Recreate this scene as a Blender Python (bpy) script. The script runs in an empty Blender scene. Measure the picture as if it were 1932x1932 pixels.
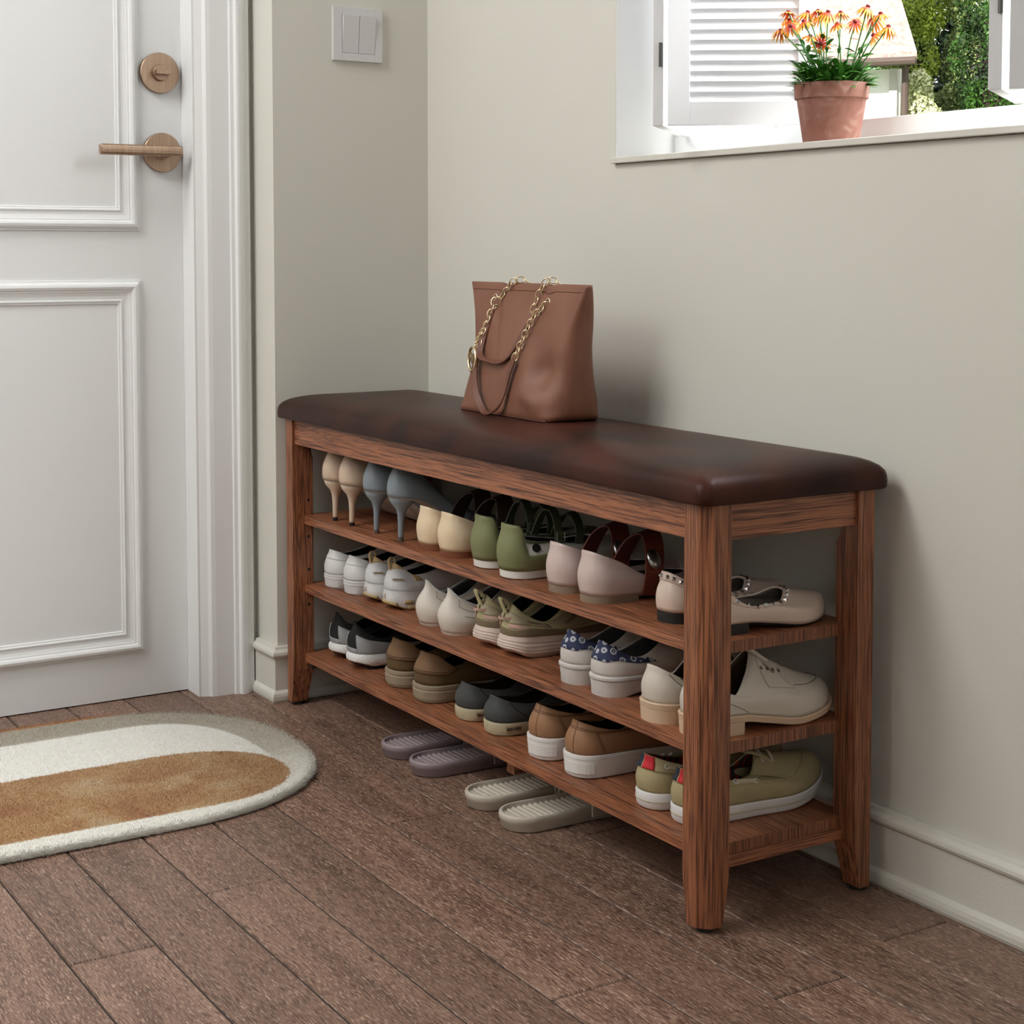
import bpy, math, random
import numpy as np
from math import sin, cos, pi, radians, sqrt
from mathutils import Vector, Matrix, Euler
random.seed(7)
sc = bpy.context.scene
COL = sc.collection

# ------------------------------------------------------------ camera
cam_d = bpy.data.cameras.new('camera'); cam = bpy.data.objects.new('camera', cam_d); COL.objects.link(cam)
cam.location = (1.3984, -1.1187, 0.7593)
cam.rotation_euler = (pi/2 - 0.0625, 0, 1.0139)
cam_d.sensor_width = 36.0; cam_d.lens = 3110.2/1932*36
cam_d.shift_x = 0.0; cam_d.shift_y = -(966-665.25)/1932
cam_d.clip_start = 0.05; cam_d.clip_end = 100
sc.camera = cam
# ------------------------------------------------------------ sky, sun, area lights, exposure
world = bpy.data.worlds.new('world'); sc.world = world; world.use_nodes = True
bg = world.node_tree.nodes['Background']; bg.inputs[0].default_value = (0.93, 0.96, 1.0, 1); bg.inputs[1].default_value = 1.7
def lamp(name, kind, loc, energy, color=(1, 1, 1), target=None, size=None, angle=None, rot=None):
    d = bpy.data.lights.new(name, kind); d.energy = energy; d.color = color
    if size: d.shape = 'RECTANGLE'; d.size, d.size_y = size
    if angle: d.angle = angle
    o = bpy.data.objects.new(name, d); COL.objects.link(o); o.location = loc
    if target is not None:
        o.rotation_euler = (Vector(target)-Vector(loc)).to_track_quat('-Z', 'Y').to_euler()
    if rot: o.rotation_euler = rot
    return o
lamp('sun', 'SUN', (-3, -6, 8), 7.0, (1.0, 0.96, 0.9), target=(-6.2, 5, 2.4), angle=radians(1.0))
lamp('hall_light', 'AREA', (-0.35, -2.45, 2.0), 20, (1.0, 0.988, 0.965), target=(-0.55, 0.1, 0.45), size=(1.1, 1.1))
lamp('ceiling_light', 'AREA', (-0.65, -1.35, 2.2), 17, (1.0, 0.992, 0.975), target=(-0.45, -0.75, 0.0), size=(0.6, 0.6))
lamp('right_fill', 'AREA', (2.4, -1.4, 1.5), 7.5, (1.0, 0.992, 0.975), target=(-1.2, -0.6, 1.0), size=(1.2, 1.2))  # unseen soft fill added from the right to brighten door and switch wall
lamp('window_daylight', 'AREA', (0.15, 0.80, 1.72), 40, (0.95, 0.98, 1.0), target=(-1.1, -0.7, 0.7), size=(0.9, 0.7))
sc.view_settings.view_transform = 'Standard'; sc.view_settings.look = 'None'
sc.view_settings.exposure = 0.08; sc.view_settings.gamma = 1.0; sc.view_settings.use_curve_mapping = False
sc.cycles.use_denoising = True
sc.cycles.max_bounces = 6; sc.cycles.diffuse_bounces = 4; sc.cycles.glossy_bounces = 2; sc.cycles.transmission_bounces = 1
sc.cycles.use_adaptive_sampling = True; sc.cycles.adaptive_threshold = 0.08; sc.cycles.adaptive_min_samples = 16
sc.cycles.caustics_reflective = False; sc.cycles.caustics_refractive = False

# ------------------------------------------------------------ helpers
def lin(c):
    c /= 255.0
    return c/12.92 if c <= 0.04045 else ((c+0.055)/1.055)**2.4
def rgb(r, g, b): return (lin(r), lin(g), lin(b), 1)
def newmat(name):
    m = bpy.data.materials.new(name); m.use_nodes = True
    nt = m.node_tree; return m, nt, nt.nodes['Principled BSDF']
def N(nt, t, **kw):
    n = nt.nodes.new(t)
    for k, v in kw.items():
        if k.startswith('i_'):
            key = k[2:]
            n.inputs[int(key) if key.isdigit() else key].default_value = v
        else: setattr(n, k, v)
    return n
def ramp(nt, stops, interp='LINEAR'):
    r = nt.nodes.new('ShaderNodeValToRGB'); r.color_ramp.interpolation = interp
    e = r.color_ramp.elements
    while len(e) < len(stops): e.new(0.5)
    for i, (p, c) in enumerate(stops):
        e[i].position = p; e[i].color = c if len(c) == 4 else (*c, 1)
    return r
def objcoord(nt, scale=(1, 1, 1), rot=(0, 0, 0)):
    tc = N(nt, 'ShaderNodeTexCoord'); mp = N(nt, 'ShaderNodeMapping')
    mp.inputs['Scale'].default_value = scale; mp.inputs['Rotation'].default_value = rot
    nt.links.new(tc.outputs['Object'], mp.inputs['Vector']); return mp.outputs[0]
def mixc(nt, fac, a, b, mode='MIX'):
    m = nt.nodes.new('ShaderNodeMix'); m.data_type = 'RGBA'; m.blend_type = mode
    for sock, v in ((m.inputs[0], fac), (m.inputs[6], a), (m.inputs[7], b)):
        if hasattr(v, 'is_linked'): nt.links.new(v, sock)
        else: sock.default_value = v
    return m.outputs[2]
def plain(name, col, rough=0.5, metal=0.0, var=0.06, nscale=60, bump=0.0, bscale=400, coat=0.0, bdist=0.001, spec=0.5):
    m, nt, b = newmat(name)
    co = objcoord(nt)
    n = N(nt, 'ShaderNodeTexNoise', i_Scale=nscale, i_Detail=3.0); nt.links.new(co, n.inputs['Vector'])
    lo = tuple(max(0, c*(1-var)) for c in col[:3]) + (1,); hi = tuple(min(1, c*(1+var)) for c in col[:3]) + (1,)
    r = ramp(nt, [(0.3, lo), (0.7, hi)]); nt.links.new(n.outputs[0], r.inputs[0]); nt.links.new(r.outputs[0], b.inputs['Base Color'])
    b.inputs['Roughness'].default_value = rough; b.inputs['Metallic'].default_value = metal
    b.inputs['Coat Weight'].default_value = coat; b.inputs['Specular IOR Level'].default_value = spec
    if bump > 0:
        n2 = N(nt, 'ShaderNodeTexNoise', i_Scale=bscale, i_Detail=4.0); nt.links.new(co, n2.inputs['Vector'])
        bp = N(nt, 'ShaderNodeBump', i_Strength=bump, i_Distance=bdist); nt.links.new(n2.outputs[0], bp.inputs['Height'])
        nt.links.new(bp.outputs[0], b.inputs['Normal'])
    return m
def wood(name, axis, dark=1.0):
    m, nt, b = newmat(name)
    big = [34, 34, 34]; big[axis] = 1.5; fine = [520, 520, 520]; fine[axis] = 12
    a = objcoord(nt, big); f = objcoord(nt, fine)
    n1 = N(nt, 'ShaderNodeTexNoise', i_Scale=1.0, i_Detail=5.0, i_Distortion=1.3); nt.links.new(a, n1.inputs['Vector'])
    wv = N(nt, 'ShaderNodeMath', operation='MULTIPLY', i_1=13.0); nt.links.new(n1.outputs[0], wv.inputs[0])
    fr = N(nt, 'ShaderNodeMath', operation='PINGPONG', i_1=0.5); nt.links.new(wv.outputs[0], fr.inputs[0])
    r1 = ramp(nt, [(0.0, rgb(124*dark, 74*dark, 50*dark)), (0.12, rgb(155*dark, 97*dark, 66*dark)), (0.5, rgb(172*dark, 112*dark, 77*dark))])
    nt.links.new(fr.outputs[0], r1.inputs[0])
    n2 = N(nt, 'ShaderNodeTexNoise', i_Scale=1.0, i_Detail=3.0, i_Distortion=0.4); nt.links.new(f, n2.inputs['Vector'])
    r2 = ramp(nt, [(0.36, (0, 0, 0)), (0.54, (1, 1, 1))]); nt.links.new(n2.outputs[0], r2.inputs[0])
    c = mixc(nt, r2.outputs[0], rgb(84*dark, 48*dark, 33*dark), r1.outputs[0])
    nt.links.new(c, b.inputs['Base Color'])
    b.inputs['Roughness'].default_value = 0.42
    bp = N(nt, 'ShaderNodeBump', i_Strength=0.25, i_Distance=0.0006); nt.links.new(r2.outputs[0], bp.inputs['Height']); nt.links.new(bp.outputs[0], b.inputs['Normal'])
    return m
def mesh_obj(name, verts, faces, mats=None, parent=None, smooth=False, midx=None, loc=None):
    me = bpy.data.meshes.new(name); me.from_pydata([tuple(v) for v in verts], [], faces); me.update()
    for mm in (mats if isinstance(mats, (list, tuple)) else [mats]):
        if mm: me.materials.append(mm)
    if midx is not None:
        me.polygons.foreach_set('material_index', midx)
    if smooth: me.polygons.foreach_set('use_smooth', [True]*len(me.polygons))
    o = bpy.data.objects.new(name, me); COL.objects.link(o)
    if parent: o.parent = parent
    if loc: o.location = loc
    return o
class MB:
    def __init__(s): s.v = []; s.f = []; s.m = []
    def add(s, vs, fs, mi=0):
        k = len(s.v); s.v += [tuple(v) for v in vs]; s.f += [tuple(i+k for i in f) for f in fs]; s.m += [mi]*len(fs); return s
    def box(s, x0, x1, y0, y1, z0, z1, mi=0, M=None):
        vs = [(x0,y0,z0),(x1,y0,z0),(x1,y1,z0),(x0,y1,z0),(x0,y0,z1),(x1,y0,z1),(x1,y1,z1),(x0,y1,z1)]
        if M is not None: vs = [M @ Vector(v) for v in vs]
        return s.add(vs, [(0,3,2,1),(4,5,6,7),(0,1,5,4),(1,2,6,5),(2,3,7,6),(3,0,4,7)], mi)
    def prism(s, poly, z0, z1, mi=0):
        n = len(poly)
        return s.add([(x, y, z0) for x, y in poly]+[(x, y, z1) for x, y in poly],
                     [tuple(range(n-1, -1, -1)), tuple(range(n, 2*n))]+[(i, (i+1) % n, n+(i+1) % n, n+i) for i in range(n)], mi)
    def rings(s, rs, cap0=True, cap1=True, mi=0, closed=True):
        n = len(rs[0]); vs = [p for r in rs for p in r]; fs = []
        for j in range(len(rs)-1):
            for i in range(n if closed else n-1):
                a = j*n+i; b = j*n+(i+1) % n; fs.append((a, b, b+n, a+n))
        if cap0: fs.append(tuple(range(n-1, -1, -1)))
        if cap1: fs.append(tuple(range((len(rs)-1)*n, len(rs)*n)))
        return s.add(vs, fs, mi)
    def lathe(s, prof, c=(0, 0, 0), n=32, mi=0, axis='z', cap=True):
        rs = []
        for r, h in prof:
            ring = []
            for i in range(n):
                a = 2*pi*i/n; x, y = r*cos(a), r*sin(a)
                ring.append({'z': (c[0]+x, c[1]+y, c[2]+h), 'x': (c[0]+h, c[1]+x, c[2]+y), 'y': (c[0]+y, c[1]+h, c[2]+x)}[axis])
            rs.append(ring)
        return s.rings(rs, cap, cap, mi)
    def tube(s, pts, r, n=8, mi=0, closed=False, flat=None):
        P = [Vector(p) for p in pts]; m = len(P); rs = []
        up = Vector((0, 0, 1)); prev = None
        for i in range(m):
            if closed: t = P[(i+1) % m]-P[i-1]
            else: t = P[min(i+1, m-1)]-P[max(i-1, 0)]
            t.normalize()
            if prev is None:
                a = up if abs(t.z) < 0.9 else Vector((1, 0, 0)); u = t.cross(a).normalized()
            else:
                u = (prev - t*prev.dot(t)).normalized()
            prev = u; w = t.cross(u)
            ri = r[i] if isinstance(r, (list, tuple)) else r
            rs.append([P[i]+u*cos(2*pi*k/n)*ri+w*sin(2*pi*k/n)*ri for k in range(n)])
        if closed:
            rs.append(rs[0]); return s.rings(rs, False, False, mi)
        return s.rings(rs, True, True, mi)
    def ribbon(s, pts, wdir, width, th, mi=0, normals=None):
        P = [Vector(p) for p in pts]; rs = []
        for i, p in enumerate(P):
            t = (P[min(i+1, len(P)-1)]-P[max(i-1, 0)]).normalized()
            wd = Vector(wdir[i] if isinstance(wdir, list) else wdir); wd = (wd-t*wd.dot(t)).normalized(); nn = t.cross(wd)
            w2 = (width[i] if isinstance(width, list) else width)/2
            rs.append([p-wd*w2-nn*th/2, p+wd*w2-nn*th/2, p+wd*w2+nn*th/2, p-wd*w2+nn*th/2])
        return s.rings(rs, True, True, mi)
    def build(s, name, mats, parent=None, smooth=False, bevel=0, subsurf=0, seg=2, angle=40):
        o = mesh_obj(name, s.v, s.f, mats, parent, smooth, s.m)
        if bevel:
            md = o.modifiers.new('bevel', 'BEVEL'); md.width = bevel; md.segments = seg; md.limit_method = 'ANGLE'; md.angle_limit = radians(35)
        if subsurf:
            md = o.modifiers.new('sub', 'SUBSURF'); md.levels = subsurf; md.render_levels = subsurf
        return o
def spline(pts, n=8, closed=False):
    P = [Vector(p) for p in pts]; out = []; m = len(P)
    for i in range(m if closed else m-1):
        p0 = P[(i-1) % m] if closed or i > 0 else P[0]*2-P[1]; p1 = P[i]; p2 = P[(i+1) % m]
        p3 = P[(i+2) % m] if closed or i+2 < m else P[-1]*2-P[-2]
        for k in range(n):
            t = k/n; out.append(0.5*((2*p1)+(-p0+p2)*t+(2*p0-5*p1+4*p2-p3)*t*t+(-p0+3*p1-3*p2+p3)*t**3))
    if not closed: out.append(P[-1])
    return out
def thing(name, label, cat, group=None, loc=(0, 0, 0), kind=None):
    o = bpy.data.objects.new(name, None); o.empty_display_size = 0.05; COL.objects.link(o); o.location = loc
    if label: o['label'] = label
    if cat: o['category'] = cat
    if group: o['group'] = group
    if kind: o['kind'] = kind
    return o
def tag(o, label=None, cat=None, group=None, kind=None):
    if label: o['label'] = label
    if cat: o['category'] = cat
    if group: o['group'] = group
    if kind: o['kind'] = kind
    return o
def dup(root, loc, label, group=None, rz=None):
    r = root.copy(); COL.objects.link(r); r.location = loc; r['label'] = label
    if group: r['group'] = group
    if rz is not None: r.rotation_euler = (0, 0, rz)
    for ch in [c for c in bpy.data.objects if c.parent is root]:
        c = ch.copy(); COL.objects.link(c); c.parent = r
        for g in [q for q in bpy.data.objects if q.parent is ch]:
            d = g.copy(); COL.objects.link(d); d.parent = c
    return r
def text(name, s, size, mat, parent, M, ext=0.0003):
    cu = bpy.data.curves.new('txt', 'FONT'); cu.body = s; cu.size = size; cu.extrude = ext; cu.align_x = 'CENTER'; cu.align_y = 'CENTER'
    t = bpy.data.objects.new('txt', cu); COL.objects.link(t); bpy.context.view_layer.update()
    me = bpy.data.meshes.new_from_object(t.evaluated_get(bpy.context.evaluated_depsgraph_get()))
    bpy.data.objects.remove(t); me.transform(M); me.materials.clear(); me.materials.append(mat)
    o = bpy.data.objects.new(name, me); COL.objects.link(o)
    if parent: o.parent = parent
    return o

# ------------------------------------------------------------ materials
M_wx = wood('wood_x', 0); M_wy = wood('wood_y', 1); M_wz = wood('wood_z', 2, 0.97)
M_door = plain('door_paint', (0.82, 0.83, 0.83, 1), 0.42, var=0.01, nscale=3)
M_white = plain('white_paint', (0.76, 0.76, 0.75, 1), 0.4, var=0.01, nscale=3)
M_frame = plain('window_paint', (0.76, 0.765, 0.78, 1), 0.4, var=0.01, nscale=3)
M_black = plain('black_rubber', (0.012, 0.012, 0.012, 1), 0.6)
M_steel = plain('steel', (0.55, 0.55, 0.54, 1), 0.28, 1.0)
M_iron = plain('dark_iron', (0.10, 0.10, 0.095, 1), 0.4, 0.6)
def wallmat():
    m, nt, b = newmat('wall_paint'); co = objcoord(nt)
    n = N(nt, 'ShaderNodeTexNoise', i_Scale=1.5, i_Detail=2.0); nt.links.new(co, n.inputs['Vector'])
    r = ramp(nt, [(0.3, (0.660, 0.648, 0.590)), (0.7, (0.680, 0.668, 0.610))]); nt.links.new(n.outputs[0], r.inputs[0]); nt.links.new(r.outputs[0], b.inputs['Base Color'])
    b.inputs['Roughness'].default_value = 0.75
    n1 = N(nt, 'ShaderNodeTexNoise', i_Scale=45.0, i_Detail=6.0, i_Distortion=1.5); nt.links.new(co, n1.inputs['Vector'])
    n2 = N(nt, 'ShaderNodeTexNoise', i_Scale=6.0, i_Detail=2.0); nt.links.new(co, n2.inputs['Vector'])
    r2 = ramp(nt, [(0.48, (0, 0, 0)), (0.62, (1, 1, 1))]); nt.links.new(n2.outputs[0], r2.inputs[0])
    mu = N(nt, 'ShaderNodeMath', operation='MULTIPLY'); nt.links.new(n1.outputs[0], mu.inputs[0]); nt.links.new(r2.outputs[0], mu.inputs[1])
    bp = N(nt, 'ShaderNodeBump', i_Strength=0.22, i_Distance=0.0012); nt.links.new(mu.outputs[0], bp.inputs['Height']); nt.links.new(bp.outputs[0], b.inputs['Normal'])
    return m
M_wall = wallmat()
M_base = plain('baseboard_plaster', (0.67, 0.655, 0.595, 1), 0.7, var=0.02, nscale=5, bump=0.35, bscale=260, bdist=0.0012)
def bronze():
    m, nt, b = newmat('brushed_bronze'); co = objcoord(nt, (6, 700, 6))
    n = N(nt, 'ShaderNodeTexNoise', i_Scale=1.0, i_Detail=3.0); nt.links.new(co, n.inputs['Vector'])
    r = ramp(nt, [(0.3, rgb(160, 134, 112)), (0.7, rgb(186, 160, 138))]); nt.links.new(n.outputs[0], r.inputs[0]); nt.links.new(r.outputs[0], b.inputs['Base Color'])
    b.inputs['Metallic'].default_value = 0.85; b.inputs['Roughness'].default_value = 0.40
    return m
M_bronze = bronze()
def floormat():
    m, nt, b = newmat('floor_planks')
    at = N(nt, 'ShaderNodeAttribute', attribute_name='rnd', attribute_type='GEOMETRY')
    tc = N(nt, 'ShaderNodeTexCoord')
    off = N(nt, 'ShaderNodeVectorMath', operation='MULTIPLY'); off.inputs[1].default_value = (37, 19, 7)
    nt.links.new(at.outputs['Color'], off.inputs[0])
    ad = N(nt, 'ShaderNodeVectorMath', operation='ADD'); nt.links.new(tc.outputs['Object'], ad.inputs[0]); nt.links.new(off.outputs[0], ad.inputs[1])
    def mp(sx, sy):
        q = N(nt, 'ShaderNodeMapping'); q.inputs['Scale'].default_value = (sx, sy, 1); nt.links.new(ad.outputs[0], q.inputs['Vector']); return q.outputs[0]
    n1 = N(nt, 'ShaderNodeTexNoise', i_Scale=1.0, i_Detail=6.0, i_Distortion=0.8); nt.links.new(mp(3.0, 38), n1.inputs['Vector'])
    r1 = ramp(nt, [(0.25, rgb(92, 68, 56)), (0.5, rgb(122, 94, 79)), (0.75, rgb(140, 111, 95))]); nt.links.new(n1.outputs[0], r1.inputs[0])
    n2 = N(nt, 'ShaderNodeTexNoise', i_Scale=1.0, i_Detail=4.0, i_Distortion=0.5); nt.links.new(mp(110, 800), n2.inputs['Vector'])
    r2 = ramp(nt, [(0.53, (0, 0, 0)), (0.66, (1, 1, 1))]); nt.links.new(n2.outputs[0], r2.inputs[0])
    n3 = N(nt, 'ShaderNodeTexNoise', i_Scale=1.0, i_Detail=3.0); nt.links.new(mp(60, 460), n3.inputs['Vector'])
    r3 = ramp(nt, [(0.36, (1, 1, 1)), (0.5, (0, 0, 0))]); nt.links.new(n3.outputs[0], r3.inputs[0])
    c = mixc(nt, r2.outputs[0], r1.outputs[0], rgb(178, 152, 134))
    f3 = N(nt, 'ShaderNodeMath', operation='MULTIPLY', i_1=0.75); nt.links.new(r3.outputs[0], f3.inputs[0])
    c = mixc(nt, f3.outputs[0], c, rgb(68, 47, 38))
    sep = N(nt, 'ShaderNodeSeparateColor'); nt.links.new(at.outputs['Color'], sep.inputs[0])
    mr = N(nt, 'ShaderNodeMapRange'); mr.inputs[3].default_value = 0.84; mr.inputs[4].default_value = 1.24; nt.links.new(sep.outputs[0], mr.inputs[0])
    hs = N(nt, 'ShaderNodeHueSaturation'); nt.links.new(c, hs.inputs['Color']); nt.links.new(mr.outputs[0], hs.inputs['Value'])
    nt.links.new(hs.outputs[0], b.inputs['Base Color'])
    b.inputs['Roughness'].default_value = 0.46
    bp = N(nt, 'ShaderNodeBump', i_Strength=0.5, i_Distance=0.0006); nt.links.new(n2.outputs[0], bp.inputs['Height']); nt.links.new(bp.outputs[0], b.inputs['Normal'])
    return m
def leather(name, c0, c1, rough, vscale, bstr, coat=0.0, nscale=9, mid=None, bd=0.0006):
    m, nt, b = newmat(name); co = objcoord(nt)
    n = N(nt, 'ShaderNodeTexNoise', i_Scale=nscale, i_Detail=3.0, i_Distortion=0.6); nt.links.new(co, n.inputs['Vector'])
    r = ramp(nt, [(0.35, c0), (0.68, c1)]); nt.links.new(n.outputs[0], r.inputs[0]); nt.links.new(r.outputs[0], b.inputs['Base Color'])
    b.inputs['Roughness'].default_value = rough; b.inputs['Coat Weight'].default_value = coat; b.inputs['Coat Roughness'].default_value = 0.3
    v = N(nt, 'ShaderNodeTexVoronoi', i_Scale=vscale); v.feature = 'DISTANCE_TO_EDGE'; nt.links.new(co, v.inputs['Vector'])
    r2 = ramp(nt, [(0.0, (0, 0, 0)), (0.18, (1, 1, 1))]); nt.links.new(v.outputs[0], r2.inputs[0])
    bp = N(nt, 'ShaderNodeBump', i_Strength=bstr, i_Distance=bd); nt.links.new(r2.outputs[0], bp.inputs['Height']); nt.links.new(bp.outputs[0], b.inputs['Normal'])
    return m
M_cush = leather('cushion_leather', rgb(36, 23, 19), rgb(70, 36, 28), 0.38, 420, 0.12, 0.0, 7, bd=0.0004)
M_cush.node_tree.nodes['Principled BSDF'].inputs['Specular IOR Level'].default_value = 0.14
M_bag = leather('bag_leather', rgb(124, 80, 60), rgb(137, 91, 70), 0.42, 620, 0.35, 0.0, 12, bd=0.0005)
M_strap = leather('bag_strap_leather', rgb(104, 64, 50), rgb(120, 76, 60), 0.5, 500, 0.2)
M_gold = plain('pale_gold', (0.90, 0.76, 0.50, 1), 0.22, 1.0, var=0.02)

# ------------------------------------------------------------ setting: floor
WY = 0.285      # window wall
SX = -1.134     # switch wall
DX = -1.2765    # door leaf face
def build_floor():
    rows = {}
    b0, pitch = -0.0295, 0.09765
    joints = {-0.57: -0.300, -0.3726: -0.408, -0.470: -0.618, -0.275: -0.660, -0.0783: -0.502, -0.176: 0.038, 0.0193: 0.155, 0.2147: 0.111}
    V = []; F = []; rn = []
    rng = random.Random(11)
    k0 = int((-3.3-b0)/pitch)-1
    for k in range(k0, 4):
        y0 = b0+k*pitch; y1 = y0+pitch
        if y0 > 0.29: continue
        yc = (y0+y1)/2; j = None
        for q, x in joints.items():
            if abs(q-yc) < 0.03: j = x
        if j is None: j = rng.uniform(-1.3, -0.2)
        xs = [j-1.15, j, j+1.15, j+2.3, j+3.45]
        for i in range(-1, len(xs)):
            xa = -1.45 if i < 0 else xs[i]; xb = xs[i+1] if i+1 < len(xs) else 2.6
            xa = max(xa, -1.45); xb = min(xb, 2.6)
            if xb-xa < 0.01: continue
            g = 0.0010; e = 0.0014
            x0, x1, a, c = xa+g*1.3, xb-g*1.3, y0+g, y1-g
            n = len(V)
            V += [(x0, a, -0.0018), (x1, a, -0.0018), (x1, c, -0.0018), (x0, c, -0.0018), (x0+e, a+e, 0), (x1-e, a+e, 0), (x1-e, c-e, 0), (x0+e, c-e, 0)]
            F += [(n+4, n+5, n+6, n+7), (n, n+1, n+5, n+4), (n+1, n+2, n+6, n+5), (n+2, n+3, n+7, n+6), (n+3, n, n+4, n+7)]
            col = (rng.random(), rng.random(), rng.random(), 1); rn += [col]*5
    n = len(V); V += [(-1.5, -3.4, -0.0018), (2.7, -3.4, -0.0018), (2.7, 0.4, -0.0018), (-1.5, 0.4, -0.0018), (-1.5, -3.4, -0.05), (2.7, -3.4, -0.05), (2.7, 0.4, -0.05), (-1.5, 0.4, -0.05)]
    F += [(n, n+1, n+2, n+3), (n+7, n+6, n+5, n+4)]; rn += [(0, 0, 0, 1)]*2
    dark = plain('floor_gap', (0.02, 0.014, 0.011, 1), 0.8)
    o = mesh_obj('floor', V, F, [floormat(), dark], midx=[0]*(len(F)-2)+[1, 1])
    at = o.data.attributes.new('rnd', 'FLOAT_COLOR', 'FACE')
    at.data.foreach_set('color', [c for q in rn for c in q]); o['kind'] = 'structure'
build_floor()
def struct(name, mb, mats, **k): return tag(mb.build(name, mats, **k), kind='structure')
# window wall with opening
WX0, WX1, WZ0, WZ1 = -0.571, 0.42, 0.883, 1.95
w = MB(); T = 0.24
w.box(-1.6, WX0, WY, WY+T, -0.05, 2.5); w.box(WX1, 2.7, WY, WY+T, -0.05, 2.5)
w.box(WX0, WX1, WY, WY+T, -0.05, WZ0); w.box(WX0, WX1, WY, WY+T, WZ1, 2.5)
struct('wall_back', w, M_wall)
# projecting switch wall and the wall of the door (opening y -1.061..-0.111, z 0..2.1)
DY0, DY1, DZ = -1.061, -0.1113, 2.10
struct('wall_left', MB().box(-1.55, SX, -0.0066, WY, -0.05, 2.5), M_wall)
w = MB(); WDX = -1.2256
w.box(-1.55, WDX, DY1+0.012, -0.0066, -0.05, 2.5); w.box(-1.55, WDX, -3.3, DY0-0.012, -0.05, 2.5); w.box(-1.55, WDX, DY0-0.012, DY1+0.012, DZ+0.012, 2.5); w.box(-1.55, DX-0.05, DY0-0.012, DY1+0.012, -0.05, DZ+0.012)
struct('wall_door', w, M_wall)
struct('wall_front', MB().box(-1.55, 2.7, -3.4, -3.3, -0.05, 2.5), M_wall)
struct('wall_right', MB().box(2.6, 2.7, -3.3, WY, -0.05, 2.5), M_wall)
struct('ceiling', MB().box(-1.55, 2.7, -3.4, WY+T, 2.5, 2.6), M_white)
# baseboards: profile (distance from wall, z)
bbp = [(0, 0), (0.0135, 0), (0.0135, 0.001), (0.0150, 0.004), (0.0152, 0.010), (0.0140, 0.015), (0.0105, 0.0185), (0.0085, 0.0195), (0.0085, 0.0725), (0.0100, 0.0735), (0.0135, 0.0765), (0.0150, 0.080), (0.0142, 0.0845), (0.0105, 0.0875), (0.0085, 0.0885), (0.0070, 0.0930), (0, 0.0935)]
def baseboard(name, path):   # path: list of (x,y, nx, ny) mitre offset direction
    rs = [[(x+nx*d, y+ny*d, z) for d, z in bbp] for x, y, nx, ny in path]
    o = MB().rings(rs).build(name, M_base, smooth=False, bevel=0.0005, seg=1); return tag(o, kind='structure')
baseboard('baseboard_back', [(2.6, WY, 0, -1), (SX, WY, 1, -1)])
baseboard('baseboard_left', [(SX, WY, 1, -1), (SX, -0.0066, 1, -1), (-1.2095, -0.0066, 0, -1)])
baseboard('baseboard_door', [(WDX, -3.3, 1, 0), (WDX, DY0-0.096, 1, 0)])
# casing (trim_1): plan profile, mirrored and mitred over the head
cas = [(0.0, -0.0148), (0.0035, -0.0145), (0.0065, -0.0192), (0.0185, -0.0192), (0.0195, -0.0243), (0.0285, -0.0248), (0.0330, -0.0222), (0.0365, -0.0178), (0.0455, -0.0174), (0.0475, -0.0136), (0.0600, -0.0130), (0.0790, -0.0124), (0.0800, -0.0070), (0.0865, -0.0040), (0.0905, 0.0005)]
prof = [(0.0, -0.0040), (0.004, 0.0), (0.0155, 0.0055), (0.0205, 0.0105), (0.0275, 0.0118), (0.0595, 0.0130), (0.0605, 0.0168), (0.0668, 0.0176), (0.0690, 0.0240), (0.0735, 0.0245), (0.0800, 0.0232), (0.0850, 0.0190), (0.0865, 0.0178), (0.0945, 0.0170), (0.0945, 0.0), (0.0945, -0.004)]
w = MB(); rs = []
for (yy, zz, sy, sz) in ((DY1, -0.001, 1, 0), (DY1, DZ, 1, 1), (DY0, DZ, -1, 1), (DY0, -0.001, -1, 0)):
    rs.append([(WDX+h, yy+sy*d, zz+sz*d) for d, h in prof])
w.rings(rs)
# jamb lining
w.box(DX-0.03, WDX, DY1, DY1+0.012, 0, DZ+0.012); w.box(DX-0.03, WDX, DY0-0.012, DY0, 0, DZ+0.012); w.box(DX-0.03, WDX, DY0, DY1, DZ, DZ+0.012)
struct('trim_1', w, M_door, bevel=0.0008)

# ------------------------------------------------------------ door
door = thing('door_1', None, None, kind='structure')
leaf = MB().box(DX-0.045, DX, DY0+0.0003, DY1-0.0003, 0.002, DZ-0.0003).build('door_leaf', M_door, door)
def moulding(y0, y1, z0, z1):   # raised frame, profile (inset from outer edge, height)
    pf = [(0.0, 0.0), (0.0, 0.0030), (0.0040, 0.0034), (0.0042, 0.0062), (0.0075, 0.0098), (0.0115, 0.0108), (0.0155, 0.0090), (0.0172, 0.0058), (0.0196, 0.0060), (0.0202, 0.0048), (0.0260, 0.0030), (0.0320, 0.0028), (0.0330, 0.0046), (0.0352, 0.0048), (0.0365, 0.0030), (0.0392, 0.0028), (0.0400, 0.0)]
    rs = [[(DX+h, y0+d, z0+d), (DX+h, y1-d, z0+d), (DX+h, y1-d, z1-d), (DX+h, y0+d, z1-d)] for d, h in pf]
    rs = [[r[i] for r in rs] for i in range(4)]; rs.append(rs[0])
    mb = MB(); n = len(pf)
    mb.rings(rs, False, False, closed=False)
    return mb.build('panel_moulding', M_door, door, bevel=0.0004, seg=1)
PY1 = -0.187; PY0 = DY0+(DY1-PY1)
moulding(PY0, PY1, 0.790, 1.93); moulding(PY0, PY1, 0.078, 0.7085)
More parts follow.
